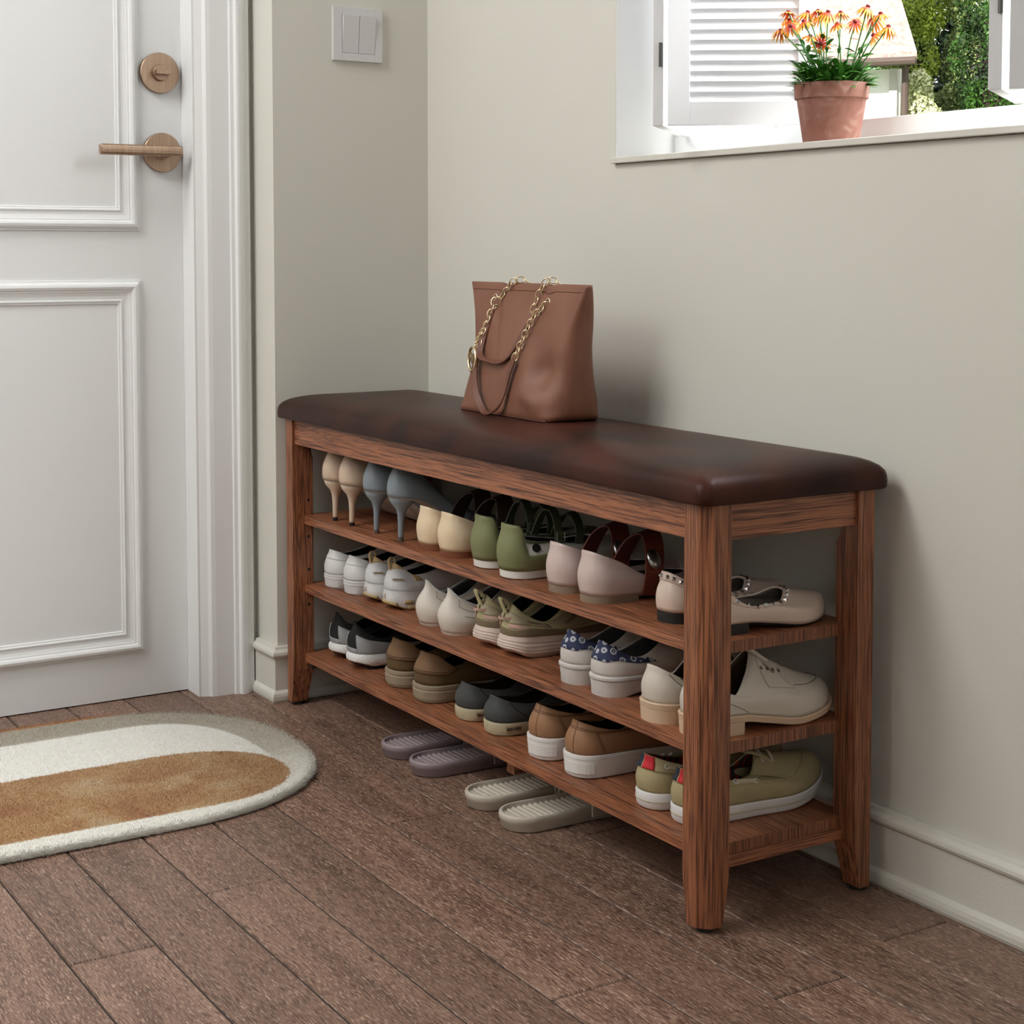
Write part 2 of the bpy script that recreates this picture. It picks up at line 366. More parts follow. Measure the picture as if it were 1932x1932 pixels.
# handle and deadbolt
h = MB(); yc, zc = -0.1478, 0.9215
h.lathe([(0.0325, 0.0), (0.0325, 0.0085), (0.0318, 0.0092)], (DX, yc, zc), 48, axis='x')
hand = h.build('door_handle', M_bronze, door, smooth=False); 
h = MB(); h.lathe([(0.0125, 0.009), (0.0125, 0.012), (0.0098, 0.014), (0.0098, 0.047)], (DX, yc, zc), 28, axis='x'); h.build('handle_neck', M_bronze, hand)
h = MB(); lx = DX+0.049
rr = []
for yy, k in ((yc+0.0185, 0.86), (yc+0.0165, 1.0), (yc-0.118, 1.0), (yc-0.1205, 0.86)):
    rr.append([(lx+k*0.0070*np.sign(cos(a))*abs(cos(a))**0.6, yy, zc+k*0.0090*np.sign(sin(a))*abs(sin(a))**0.6) for a in [2*pi*i/20 for i in range(20)]])
h.rings(rr); h.build('lever', M_bronze, hand, bevel=0.0006)
zb = 1.0535; yb = -0.1505
h = MB(); h.lathe([(0.0335, 0.0), (0.0335, 0.0085), (0.0328, 0.0092)], (DX, yb, zb), 48, axis='x'); lock = h.build('deadbolt', M_bronze, door)
h = MB(); h.lathe([(0.0138, 0.009), (0.0138, 0.0145), (0.0128, 0.0155)], (DX, yb, zb), 32, axis='x'); h.box(DX+0.015, DX+0.028, yb-0.0125, yb+0.0125, zb-0.004, zb+0.004)
h.build('thumb_turn', M_bronze, lock, bevel=0.0008)

# ------------------------------------------------------------ light switch
sw = thing('light_switch', 'white square double-rocker light switch on the beige wall beside the door', 'light switch')
sm = plain('switch_plastic', (0.66, 0.65, 0.66, 1), 0.35, var=0.01)
sx = SX; y0, y1, z0, z1 = 0.1010, 0.1935, 1.0765, 1.1665
f = MB(); iy0, iy1, iz0, iz1 = y0+0.0165, y1-0.0140, z0+0.0130, z1-0.0135
for b in ((y0, iy0, z0, z1), (iy1, y1, z0, z1), (iy0, iy1, z0, iz0), (iy0, iy1, iz1, z1)): f.box(sx, sx+0.0075, *b)
f.build('switch_frame', sm, sw, bevel=0.0006)
ym = (iy0+iy1)/2
for a, c in ((iy0+0.0006, ym-0.0004), (ym+0.0004, iy1-0.0006)):
    MB().add([(sx, a, iz0+0.0006), (sx, c, iz0+0.0006), (sx, c, iz1-0.0006), (sx, a, iz1-0.0006), (sx+0.0062, a, iz0+0.0006), (sx+0.0062, c, iz0+0.0006), (sx+0.0125, c, iz1-0.0006), (sx+0.0125, a, iz1-0.0006)],
             [(0, 3, 2, 1), (4, 5, 6, 7), (0, 1, 5, 4), (1, 2, 6, 5), (2, 3, 7, 6), (3, 0, 4, 7)]).build('rocker', sm, sw, bevel=0.0004)

# ------------------------------------------------------------ window, sill, shutters
win = thing('window_1', None, None, kind='structure')
YF = 0.390
f = MB(); f.box(WX0-0.0, WX1, YF, YF+0.06, WZ0, 0.9262); f.box(WX0, WX0+0.03, YF, YF+0.06, 0.9262, WZ1); f.box(WX1-0.03, WX1, YF, YF+0.06, 0.9262, WZ1); f.box(WX0, WX1, YF, YF+0.06, WZ1-0.04, WZ1)
f.build('window_frame', M_frame, win, bevel=0.001)
f = MB(); f.box(WX0-0.0, WX0+0.003, WY+0.0005, YF, 0.8925, WZ1); f.box(WX1-0.003, WX1, WY+0.0005, YF, 0.8925, WZ1); f.box(WX0, WX1, WY+0.0005, YF, WZ1-0.003, WZ1)
f.build('window_reveal', M_white, win)
MB().box(WX0-0.0015, WX1+0.008, 0.2755, YF, 0.8838, 0.8922).build('window_sill', plain('sill_paint', (0.66, 0.64, 0.58, 1), 0.5, var=0.01), win, bevel=0.0012)
def panel(mb, P, Q, th, z0, z1, louv=None):
    P = Vector((*P, 0)); Q = Vector((*Q, 0)); d = (Q-P); Lg = d.length; d.normalize(); n = Vector((-d.y, d.x, 0))
    M = Matrix.Translation(P) @ Matrix((( d.x, n.x, 0), (d.y, n.y, 0), (0, 0, 1))).to_4x4()
    return M, Lg
def shutter(label, A0, A1, B0, B1, mirror=False):
    t = thing('louvered_shutter', label, 'shutter', 'folding window shutters')
    zs, zt = 0.9243, 1.90; st = 0.0285; th = 0.0135
    for P, Q in ((A0, A1), (B0, B1)):
        M, Lg = panel(None, P, Q, th, zs, zt)
        f = MB()
        f.box(0, st, -th/2, th/2, zs, zt, M=M); f.box(Lg-st, Lg, -th/2, th/2, zs, zt, M=M)
        f.box(st, Lg-st, -th/2, th/2, zs, zs+0.031, M=M); f.box(st, Lg-st, -th/2, th/2, zt-0.042, zt, M=M)
        pn = f.build('shutter_panel', M_frame, t, bevel=0.0004, seg=1)
        lv = MB(); z = zs+0.031+0.0065
        while z < zt-0.05:
            R = M @ Matrix.Translation((Lg/2, 0, z)) @ Matrix.Rotation(radians(66), 4, 'X')
            lv.box(-(Lg/2-st), Lg/2-st, -0.0080, 0.0080, -0.0011, 0.0011, M=R); z += 0.01365
        lv.build('louvers', M_frame, pn)
    hp = ((A1[0]+B0[0])/2, (A1[1]+B0[1])/2-0.004)
    for zc in (1.018, 1.72): MB().lathe([(0.0026, -0.016), (0.0026, 0.016)], (hp[0], hp[1], zc), 12).build('hinge', M_iron, t)
    return t
shutter('white louvered folding shutter left of the flower pot', (-0.536, 0.383), (-0.3835, 0.2205), (-0.3720, 0.2285), (-0.2570, 0.3920))
shutter('white folding shutter cut off at the right edge of the picture', (0.105, 0.366), (0.2035, 0.2130), (0.2150, 0.2215), (0.385, 0.375))

# ------------------------------------------------------------ bench
L, D, W, C = 1.12, 0.2632, 0.0372, 0.0124
Z1, Z2, Z3, TH = 0.3196, 0.2044, 0.0881, 0.0137
ZA, ZT = 0.4390, 0.4803
bench = thing('shoe_bench', 'reddish-brown wooden shoe bench with dark brown leather seat and three shelves', 'bench')
def leg(cx, cy, dx, dy, hole=False):
    rs = []
    for z, tp, ci in ((0.006, 0.0090, 0.0008), (0.062, 0.0, 0.0008), (0.4140, 0.0, 0.0008), (0.4180, 0.0, 0.0035), (0.4240, 0.0, 0.0065), (0.4310, 0.0, 0.0085), (0.4390, 0.0, 0.0095), (ZT, 0.0, 0.0095)):
        w = W-tp
        loc = [(C, 0), (w, 0), (w, w-ci), (w-ci, w), (0, w), (0, C)]
        if dx*dy < 0: loc = loc[::-1]
        rs.append([(cx+dx*a, cy+dy*b, z) for a, b in loc])
    m = MB(); m.rings(rs)
    if hole:
        for z in (0.345, 0.2838, 0.2286, 0.1699): m.lathe([(0.0026, -0.0005), (0.0026, 0.0004)], (cx+dx*W, cy+dy*0.0285, z), 12, 1, 'x')
    o = m.build('leg', [M_wz, M_black], bench, bevel=0.0012)
    MB().lathe([(0.010, 0.0), (0.010, 0.0062)], (cx+dx*0.016, cy+dy*0.016, 0), 20).build('foot_pad', M_black, o)
leg(0, 0, -1, 1); leg(-L, 0, 1, 1, True); leg(0, D, -1, -1); leg(-L, D, 1, -1, True)
r = 0.0046
MB().box(-L+W-0.012, -W+0.012, r, r+0.018, ZA, ZT).build('front_apron', M_wx, bench, bevel=0.0008)
MB().box(-L+W-0.012, -W+0.012, D-r-0.018, D-r, ZA, ZT).build('back_apron', M_wx, bench, bevel=0.0008)
for s_ in (1, -1):
    x = -r-0.018 if s_ == 1 else -L+r
    MB().box(x, x+0.018, W-0.012, D-W+0.012, ZA, ZT).build('side_apron', M_wy, bench, bevel=0.0008)
S = 0.0209; X0, X1, Y0, Y1 = -L+0.0245, -0.0245, S, D-S; nx = W+0.0003; 
def shelf(zt):
    a, b = -L+nx, -nx; c, d = nx, D-nx
    poly = [(a, Y0), (b, Y0), (b, c), (X1, c), (X1, d), (b, d), (b, Y1), (a, Y1), (a, d), (X0, d), (X0, c), (a, c)]
    n = len(poly); z0, z1 = zt-TH, zt
    m = MB()
    m.add([(x, y, z0) for x, y in poly]+[(x, y, z1) for x, y in poly], [tuple(range(n-1, -1, -1)), tuple(range(n, 2*n))], 0)
    for i in range(n):
        j = (i+1) % n; (xa, ya), (xb, yb_) = poly[i], poly[j]
        m.add([(xa, ya, z0), (xb, yb_, z0), (xb, yb_, z1), (xa, ya, z1)], [(0, 1, 2, 3)], 1 if abs(xa-xb) < 1e-6 else 0)
    return m.build('shelf', [M_wx, wood_end], bench)
wood_end = wood('wood_end_band', 2, 0.9)
for z in (Z1, Z2, Z3): shelf(z)
for x in (-0.030, -L+0.030):
    rl = MB().box(x-0.008, x+0.008, 0.022, D-0.022, 0.0605, Z3-TH).build('lower_rail', M_wy, bench, bevel=0.0008)
    if x < -1:
        MB().lathe([(0.0055, 0), (0.0050, 0.002), (0.003, 0.0032)], (x+0.008, 0.0336, 0.0655), 16, axis='x').build('bolt', M_iron, rl)
MB().box(-0.476, -0.456, 0.04, D-0.04, 0.050, Z3-TH).build('centre_rail', M_wy, bench, bevel=0.0008)
def cushion():
    pf = [(0.0050, 0.4806), (0.0012, 0.4812), (0.0, 0.4830), (-0.0006, 0.490), (0.0, 0.4965), (0.0018, 0.5020), (0.0065, 0.5075), (0.0140, 0.5120), (0.0240, 0.5155), (0.0360, 0.5182), (0.0520, 0.5204), (0.0720, 0.5217), (0.0950, 0.5223)]
    x0, x1, y0, y1 = -L-0.009, 0.0095, -0.0105, 0.2705
    rs = []
    for d, z in pf:
        r = max(0.0165-d*0.1, 0.010); ring = []
        for cx, cy, a0 in ((x1-d-r, y0+d+r, -pi/2), (x1-d-r, y1-d-r, 0), (x0+d+r, y1-d-r, pi/2), (x0+d+r, y0+d+r, pi)):
            nn = 8
            for i in range(nn+1):
                a = a0+pi/2*i/nn; ring.append((cx+r*cos(a), cy+r*sin(a), z))
            # straight run subdivisions are not needed
        rs.append(ring)
    o = MB().rings(rs).build('seat_cushion', M_cush, bench, smooth=True)
    o['label'] = 'dark brown leather seat pad'
    return o
cushion()

# ------------------------------------------------------------ rug
def rugmat():
    m, nt, b = newmat('rug_pile')
    tc = N(nt, 'ShaderNodeTexCoord'); co = tc.outputs['Object']
    sp = N(nt, 'ShaderNodeSeparateXYZ'); nt.links.new(co, sp.inputs[0])
    def math(op, a, b_=None, c=None):
        n = N(nt, 'ShaderNodeMath', operation=op)
        for i, v in enumerate((a, b_, c)):
            if v is None: continue
            if hasattr(v, 'is_linked'): nt.links.new(v, n.inputs[i])
            else: n.inputs[i].default_value = v
        return n.outputs[0]
    nz = N(nt, 'ShaderNodeTexNoise', i_Scale=220.0, i_Detail=1.0); nt.links.new(co, nz.inputs['Vector'])
    wob = math('MULTIPLY', math('SUBTRACT', nz.outputs[0], 0.5), 0.010)
    def region(xc, hw, ytop, r, p):   # 1 inside a rounded-end strip
        u = math('DIVIDE', math('ABSOLUTE', math('SUBTRACT', math('ADD', sp.outputs[0], wob), xc)), hw)
        v = math('DIVIDE', math('MAXIMUM', math('SUBTRACT', math('ADD', sp.outputs[1], wob), ytop-r), 0.0), r)
        s = math('ADD', math('POWER', u, p), math('POWER', v, p))
        return math('SMOOTH_MIN', math('MAXIMUM', math('MULTIPLY', math('SUBTRACT', 1.02, s), 18.0), 0.0), 1.0, 0.1)
    inner = region(-0.868, 0.2075, -0.1535, 0.15, 2.5)
    brown = region(-0.784, 0.1235, -0.1540, 0.16, 2.2)
    n1 = N(nt, 'ShaderNodeTexNoise', i_Scale=9.0, i_Detail=4.0, i_Distortion=0.8); nt.links.new(co, n1.inputs['Vector'])
    rb = ramp(nt, [(0.30, rgb(150, 104, 66)), (0.50, rgb(168, 130, 88)), (0.62, rgb(178, 150, 112)), (0.75, rgb(186, 160, 138))]); nt.links.new(n1.outputs[0], rb.inputs[0])
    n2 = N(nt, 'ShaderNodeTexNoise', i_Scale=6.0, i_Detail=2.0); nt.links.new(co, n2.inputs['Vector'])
    gx = math('MULTIPLY_ADD', sp.outputs[0], 2.1, 2.35)      # paler towards the room side: light caught by the pile, put into the colour
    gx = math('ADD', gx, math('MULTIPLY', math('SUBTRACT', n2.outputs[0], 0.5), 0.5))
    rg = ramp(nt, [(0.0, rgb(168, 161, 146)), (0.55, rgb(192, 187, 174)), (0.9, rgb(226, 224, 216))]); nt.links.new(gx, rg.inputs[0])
    edge = math('LESS_THAN', sp.outputs[0], -1.150)
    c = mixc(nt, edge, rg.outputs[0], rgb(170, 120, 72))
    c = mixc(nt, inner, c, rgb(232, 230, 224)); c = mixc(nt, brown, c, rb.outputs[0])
    nt.links.new(c, b.inputs['Base Color']); b.inputs['Roughness'].default_value = 0.95; b.inputs['Specular IOR Level'].default_value = 0.1
    b.inputs['Sheen Weight'].default_value = 0.3
    return m
def rug():
    hw, yt, rr, p, xc, yend = 0.2690, -0.0880, 0.30, 2.35, -0.8955, -1.35
    def outline(ins, n=120):
        pts = []
        for i in range(n):
            a = 2*pi*i/n; ca, sa = cos(a), sin(a)
            x = xc+(hw-ins)*np.sign(ca)*abs(ca)**(2/p)
            if sa >= 0: y = yt-rr+(rr-ins)*abs(sa)**(2/p)
            else: y = (yend+rr)-(rr-ins)*abs(sa)**(2/p)
            pts.append((x, y))
        return pts
    t = thing('rug', 'oval fluffy rug in white, grey-beige and brown on the floor before the door', 'rug')
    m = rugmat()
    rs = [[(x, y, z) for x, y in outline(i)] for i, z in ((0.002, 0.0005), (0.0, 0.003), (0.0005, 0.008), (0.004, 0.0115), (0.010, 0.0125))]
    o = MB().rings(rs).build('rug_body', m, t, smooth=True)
    rng = np.random.default_rng(5); V = []; F = []
    n = 150000
    X = rng.uniform(xc-hw, xc+hw, n); Y = rng.uniform(-0.72, yt, n)
    u = np.abs(X-xc)/(hw-0.001); v = np.maximum(Y-(yt-rr), 0)/(rr-0.001)
    k = (u**p+v**p) < 1; X = X[k]; Y = Y[k]; u = u[k]; v = v[k]
    edge = np.clip(((u**p+v**p)-0.93)/0.07, 0, 1)
    # extra tufts all round the rim
    ang = rng.uniform(0, pi, 16000); ca, sa = np.cos(ang), np.sin(ang)
    ins = rng.uniform(0, 0.004, 16000)
    X2 = xc+(hw-ins)*np.sign(ca)*np.abs(ca)**(2/p); Y2 = yt-rr+(rr-ins)*np.abs(sa)**(2/p)
    Y3 = rng.uniform(-0.75, yt-rr, 14000); X3 = xc+(hw-rng.uniform(0, 0.004, 14000))*rng.choice([-1, 1], 14000)
    X = np.concatenate([X, X2, X3]); Y = np.concatenate([Y, Y2, Y3]); E = np.concatenate([edge, np.ones(30000)])
    Z0 = np.where(E < 1, 0.0105, rng.uniform(0.001, 0.010, len(X)))
    nrm = np.stack([(X-xc)/hw, np.maximum(Y-(yt-rr), 0)/rr], 1); nrm /= np.maximum(np.linalg.norm(nrm, axis=1, keepdims=True), 1e-6)
    ln = rng.uniform(0.003, 0.0058, len(X)); jit = rng.normal(0, 0.45, (len(X), 2))
    dirx = jit[:, 0]+nrm[:, 0]*E*0.8; diry = jit[:, 1]+nrm[:, 1]*E*0.8
    a = rng.uniform(0, 2*pi, len(X)); wd = 0.0005
    P = np.zeros((len(X), 3, 3))
    P[:, 0] = np.stack([X+np.cos(a)*wd, Y+np.sin(a)*wd, Z0], 1); P[:, 1] = np.stack([X-np.cos(a)*wd, Y-np.sin(a)*wd, Z0], 1)
    P[:, 2] = np.stack([X+dirx*ln, Y+diry*ln, Z0+ln*np.where(E > 0.99, 0.25, 0.9)], 1)
    P[:, :, 2] = np.maximum(P[:, :, 2], 0.0004)
    me = bpy.data.meshes.new('pile'); nv = len(X)*3
    me.vertices.add(nv); me.vertices.foreach_set('co', P.reshape(-1)); me.loops.add(nv); me.loops.foreach_set('vertex_index', np.arange(nv, dtype=np.int32))
    me.polygons.add(len(X)); me.polygons.foreach_set('loop_start', np.arange(0, nv, 3, dtype=np.int32))
    me.update(calc_edges=True); me.materials.append(m)
    q = bpy.data.objects.new('pile', me); COL.objects.link(q); q.parent = t; q['kind'] = 'stuff'
rug()

# ------------------------------------------------------------ shoes
def ip(pts):
    xs = [p[0] for p in pts]; ys = [p[1] for p in pts]; n = len(xs)
    ms = []
    for i in range(n):
        if i == 0: ms.append((ys[1]-ys[0])/(xs[1]-xs[0]))
        elif i == n-1: ms.append((ys[-1]-ys[-2])/(xs[-1]-xs[-2]))
        else:
            a = (ys[i]-ys[i-1])/(xs[i]-xs[i-1]); b = (ys[i+1]-ys[i])/(xs[i+1]-xs[i])
            ms.append(0 if a*b <= 0 else 2*a*b/(a+b))
    def f(s):
        s = min(max(s, xs[0]), xs[-1])
        for i in range(n-1):
            if s <= xs[i+1]:
                h = xs[i+1]-xs[i]; t = (s-xs[i])/h
                return (2*t**3-3*t*t+1)*ys[i]+(t**3-2*t*t+t)*h*ms[i]+(-2*t**3+3*t*t)*ys[i+1]+(t**3-t*t)*h*ms[i+1]
        return ys[-1]
    return f
def sm(a, b, x): t = min(max((x-a)/(b-a), 0), 1); return t*t*(3-2*t)
MS = 40
class Shoe:
    def __init__(s, L=0.21, hh=0.027, wa=0.027, ba=0.033, toe=0.026, zb=((0, .012), (1, .012)), open_=((0, .066), (.5, .045), (1, .07)),
                 yo=(0.006, 0.115), wo=((0, .020), (.5, .024), (1, .018)), bulge=0.004, tb=0.62, hpow=2.3, tpow=2.2, spring=0.012, tkick=0.45, skew=0.004, th=0.0018, ipow=2.8):
        s.L = L; s.base = ip([(0, hh), (.18, hh), (.42, wa), (.70, ba), (.86, toe), (1, toe*0.8)]); s.zbf = ip(list(zb)); s.opf = ip(list(open_)); s.yo = yo; s.wof = ip(list(wo))
        s.bulge = bulge; s.tb = tb; s.hp = hpow; s.tp = tpow; s.spring = spring; s.tk = tkick; s.skew = skew; s.th = th; s.ipow = ipow
    def spr(s, t): return s.spring*max(0, (t-0.62)/0.38)**2
    def hw(s, t):
        a = 0.14; b = 0.24; e = 1
        if t < a: e = (max(0, 1-(1-t/a)**s.hp))**(1/s.hp)
        if t > 1-b: e = (max(0, 1-((t-1+b)/b)**s.tp))**(1/s.tp)
        return s.base(t)*e
    def O(s, th, off=0.0):
        t = (1-cos(th))/2; sg = 1 if th >= 0 else -1
        x = sg*s.hw(t)+s.skew*sin(pi*t); y = s.L*t
        if off:
            x += off*sin(th)*1.0; y += off*(-cos(th))
        return x, y, t
    def I(s, th):
        t = (1-cos(th))/2; sg = 1 if th >= 0 else -1
        e = (max(0, 1-abs(1-2*t)**s.ipow))**(1/s.ipow)
        return sg*s.wof(t)*e+s.skew*sin(pi*t)*0.7, s.yo[0]+(s.yo[1]-s.yo[0])*t, s.opf(t)
    def P(s, th, v):
        x0, y0, t = s.O(th); z0 = s.zbf(t)+s.spr(t); x1, y1, z1 = s.I(th)
        tn = sm(0.55, 1.0, t)
        a = (1-tn)*(v**1.25)+tn*(1-cos(v*pi/2))
        b1 = v**0.92; 
        bt = s.tb*sin(pi/2*min(v/0.42, 1))+(1-s.tb)*max(0, (v-.36)/.64)**1.55
        sd = sm(0.15, 0.5, t)*(1-tn)          # side: rise first, then close in
        b1 = (1-sd)*b1+sd*sin(v*pi/2)**0.85; a = a*(1-sd)+sd*(v**1.7)
        b = (1-tn)*b1+tn*bt
        bl = s.bulge*sin(pi*min(v*1.25, 1))*(1-0.6*tn)
        x = x0+(x1-x0)*a+bl*sin(th); y = y0+(y1-y0)*a-bl*cos(th)*(1-tn)
        return Vector((x, y, z0+(z1-z0)*b))
    def nrm(s, th, v):
        e = 0.01
        d1 = s.P(th+e, v)-s.P(th-e, v); d2 = s.P(th, min(v+e, 1))-s.P(th, max(v-e, 0)); n = d1.cross(d2)
        return n.normalized() if n.length > 1e-12 else Vector((0, 0, 1))
    def ths(s, n=MS): return [-pi+2*pi*i/(2*n) for i in range(2*n)]
    def upper(s, name, mats, parent, nv=12, rim=0, sub=0, keep=None, vmax=1.0):
        ths = s.ths(); n = len(ths); V = []; F = []
        for j in range(nv+1):
            for th in ths: V.append(s.P(th, vmax*j/nv))
        for j in range(nv):
            for i in range(n):
                if keep and not keep(ths[i], (j+.5)/nv): continue
                a = j*n+i; b = j*n+(i+1) % n; F.append((a, b, b+n, a+n))
        o = mesh_obj(name, V, F, mats, parent, True)
        md = o.modifiers.new('thickness', 'SOLIDIFY'); md.thickness = s.th; md.offset = -1; md.material_offset = 1 if len(mats) > 1 else 0; md.material_offset_rim = rim
        return o
    def patch(s, name, mat, parent, t0, t1, v0, v1, off=0.0010, nt=20, nv=8, th=None):
        f0 = v0 if callable(v0) else (lambda t: v0); f1 = v1 if callable(v1) else (lambda t: v1)
        V = []; F = []
        for i in range(nt+1):
            t = t0+(t1-t0)*i/nt
            for j in range(nv+1):
                v = f0(t)+(f1(t)-f0(t))*j/nv; V.append(s.P(t, v)+s.nrm(t, v)*off)
        for i in range(nt):
            for j in range(nv):
                a = i*(nv+1)+j; F.append((a, a+nv+1, a+nv+2, a+1))
        o = mesh_obj(name, V, F, mat, parent, True)
        md = o.modifiers.new('thickness', 'SOLIDIFY'); md.thickness = off+0.0004; md.offset = -1
        return o
    def sole(s, name, mat, parent, prof, ground=None, s0=0.0, wave=None, smooth=True):
        """prof: (f, off) f 0 at the ground surface, 1 at the feather line"""
        g = ground or (lambda t: 0.0)
        ths = [-pi+2*pi*i/(2*MS) for i in range(2*MS)]
        rs = []
        for f, off in prof:
            ring = []
            for th in ths:
                x, y, t = s.O(th, off + (wave(th, f) if wave else 0)); z0 = g(t)+s.spr(t); z1 = s.zbf(t)+s.spr(t)
                ring.append((x, y, z0+(z1-z0)*f))
            rs.append(ring)
        m = MB(); m.rings(rs, False, False)
        n = 2*MS
        for k, flip in ((0, False), (len(rs)-1, True)):
            base = k*n; q = []
            for i in range(1, MS):
                pass
            # strips between mirrored points: index MS is th=0 (heel), 0 is th=-pi (toe)
            for i in range(MS):
                a, b = base+(MS+i) % n, base+(MS+i+1) % n; c, d = base+(MS-i-1) % n, base+(MS-i) % n
                q.append(((a, b, c, d) if a != d else (a, b, c)) if flip else ((d, c, b, a) if a != d else (c, b, a)))
            q = [tuple(dict.fromkeys(x)) for x in q]
            m.f += q; m.m += [0]*len(q)
        return m.build(name, mat, parent, smooth=False, bevel=0) if not smooth else auto(m.build(name, mat, parent))
    def insole(s, mat, parent, dz=0.002, ins=-0.002):
        V = []; F = []
        for i in range(MS+1):
            th = pi*i/MS
            for sg in (1, -1):
                x, y, t = s.O(sg*max(th, 1e-6), ins); V.append((x, min(max(y, 0.003), s.L-0.003), s.zbf(t)+s.spr(t)+dz))
        for i in range(MS): F.append((2*i, 2*i+2, 2*i+3, 2*i+1))
        return mesh_obj('insole', V, F, mat, parent, True)
    def heelblock(s, name, mat, parent, t1, ztop, off=0.0, taper=0.0, z0=0.0):
        th1 = math.acos(1-2*t1); k = 14; ang = [-th1+2*th1*i/(2*k) for i in range(2*k+1)]
        lo = []; hi = []
        for a in ang:
            x, y, t = s.O(a, off-taper); lo.append((x, y, z0)); x, y, t = s.O(a, off); hi.append((x, y, ztop(t) if callable(ztop) else ztop))
        m = MB(); m.rings([lo, hi]); return auto(m.build(name, mat, parent), 40)
def auto(o, ang=35):
    me = o.data; me.polygons.foreach_set('use_smooth', [True]*len(me.polygons)); me.update()
    me.set_sharp_from_angle(angle=radians(ang)) if hasattr(me, 'set_sharp_from_angle') else None
    return o
def pm(name, c, rough=0.55, **k): return plain(name, rgb(*c), rough, **k)
lining_grey = pm('lining_grey', (120, 122, 122), 0.9, var=0.1); lining_dark = pm('lining_dark', (26, 25, 25), 0.9); lining_tan = pm('lining_tan', (150, 120, 92), 0.7)
def laces(s, mat, parent, t0=0.56, t1=0.8, n=5, half=0.013, r=0.0013):
    mb = MB()
    for i in range(n):
        y = s.yo[1]-0.004+i*0.0085; c = []
        for k in range(7):
            x = -half+2*half*k/6; c.append((x, y+0.002*(k % 2), topz(s, x, y)+0.0016))
        mb.tube(c, r, 6)
    return mb.build('laces', mat, parent, smooth=True)
def topz(s, x, y):
    if not hasattr(s, 'smp'):
        q = []
        for i in range(49):
            th = pi*.50+pi*.50*i/48
            for j in range(16, 49):
                for sg in (1, -1):
                    p = s.P(sg*th, j/48); q.append((p.x, p.y, p.z))
        s.smp = np.array(q)
    d = (s.smp[:, 0]-x)**2+(s.smp[:, 1]-y)**2; k = np.argsort(d)[:6]; w = 1/(d[k]+1e-7)
    return float((s.smp[k, 2]*w).sum()/w.sum())
def tongue(s, mat, parent, w=0.017, up=0.014, back=0.02):
    y1 = s.yo[1]; z1 = s.opf(1)
    pts = [(0, y1+0.02, z1-0.014), (0, y1+0.004, z1-0.003), (0, y1-back*0.5, z1+up*0.6), (0, y1-back, z1+up)]
    return MB().ribbon(spline(pts, 5), (1, 0, 0), 2*w, 0.004).build('tongue', mat, parent, smooth=True, bevel=0.0012)
def loop_tab(s, mat, parent, h=0.012, w=0.006, y=None, z=None):
    x, y0, z0 = s.I(1e-6); y0 = y0 if y is None else y; z0 = z0 if z is None else z
    pts = [(0, y0-0.003, z0-0.016), (0, y0-0.007, z0-0.002), (0, y0-0.006, z0+h*0.7), (0, y0-0.001, z0+h), (0, y0+0.003, z0+h*0.6), (0, y0+0.003, z0-0.004)]
    return MB().ribbon(spline(pts, 5), (1, 0, 0), w, 0.0014).build('pull_tab', mat, parent, smooth=True)
def root(name, cat='shoe'):
    return thing(name, 'x', cat)
SZ = {1: Z1, 2: Z2, 3: Z3}
def place(t, group, shelf_z, spots, dy=0.0):
    """spots: (x, y of the heel back, label)"""
    x, y, lab = spots[0]; t.location = (x, y, shelf_z); t['label'] = lab; t['group'] = group
    for x, y, lab in spots[1:]: dup(t, (x, y, shelf_z), lab, group)

# --- stiletto pumps
def pump(c, tipc, lin_c):
    t = root('stiletto_pump'); H = 0.066
    mu = pm('pump_leather_%d' % c[0], c, 0.42, var=0.02); ml = pm('pump_lining_%d' % c[0], lin_c, 0.6); msole = pm('pump_sole_%d' % c[0], (176, 168, 160), 0.5)
    zb = ((0, H+.003), (.15, H), (.30, H*.84), (.48, H*.45), (.62, H*.14), (.72, .003), (1, .003))
    s = Shoe(L=0.190, hh=.0215, wa=.0195, ba=.0285, toe=.017, zb=zb, open_=((0, H+.056), (.20, H+.040), (.6, .055), (1, .034)), yo=(0.012, 0.150), wo=((0, .015), (.5, .0195), (.8, .0195), (1, .012)), bulge=0.0035, tb=.75, tpow=1.5, spring=0.004, th=.0014)
    s.upper('upper', [mu, ml], t)
    s.sole('sole', msole, t, [(0, -.004), (0.5, -.001), (1, 0.0)], ground=lambda q: s.zbf(q)-0.003)
    s.insole(ml, t, 0.0006, -0.0012)
    rs = []
    for z, y, rx, ry in ((H+.0045, .0225, .0208, .0222), (H-.006, .0225, .0185, .0190), (H-.015, .0212, .0098, .0100), (H-.023, .0205, .0062, .0066), (H-.034, .0200, .0047, .0050), (.008, .0195, .0040, .0042), (.0055, .0195, .0039, .0041)):
        rs.append([(rx*cos(2*pi*i/24), y+ry*sin(2*pi*i/24), z) for i in range(24)])
    MB().rings(rs).build('heel', mu, t, smooth=True)
    MB().lathe([(.0042, 0), (.0044, .0055)], (0, .0195, 0), 16).build('heel_tip', pm('heel_tip_%d' % tipc[0], tipc, .5), t)
    return t
t = pump((205, 182, 160), (20, 18, 18), (196, 170, 150))
place(t, 'nude stiletto pumps', Z1, [(-1.008, .022, 'nude beige stiletto pump at the left end of the top shelf'), (-.9475, .022, 'nude beige stiletto pump standing beside the blue-grey pumps')])
t = pump((128, 138, 146), (92, 80, 72), (176, 156, 138))
place(t, 'blue-grey stiletto pumps', Z1, [(-.863, .0225, 'blue-grey stiletto pump next to the nude pair'), (-.784, .023, 'blue-grey stiletto pump next to the cream flats')])

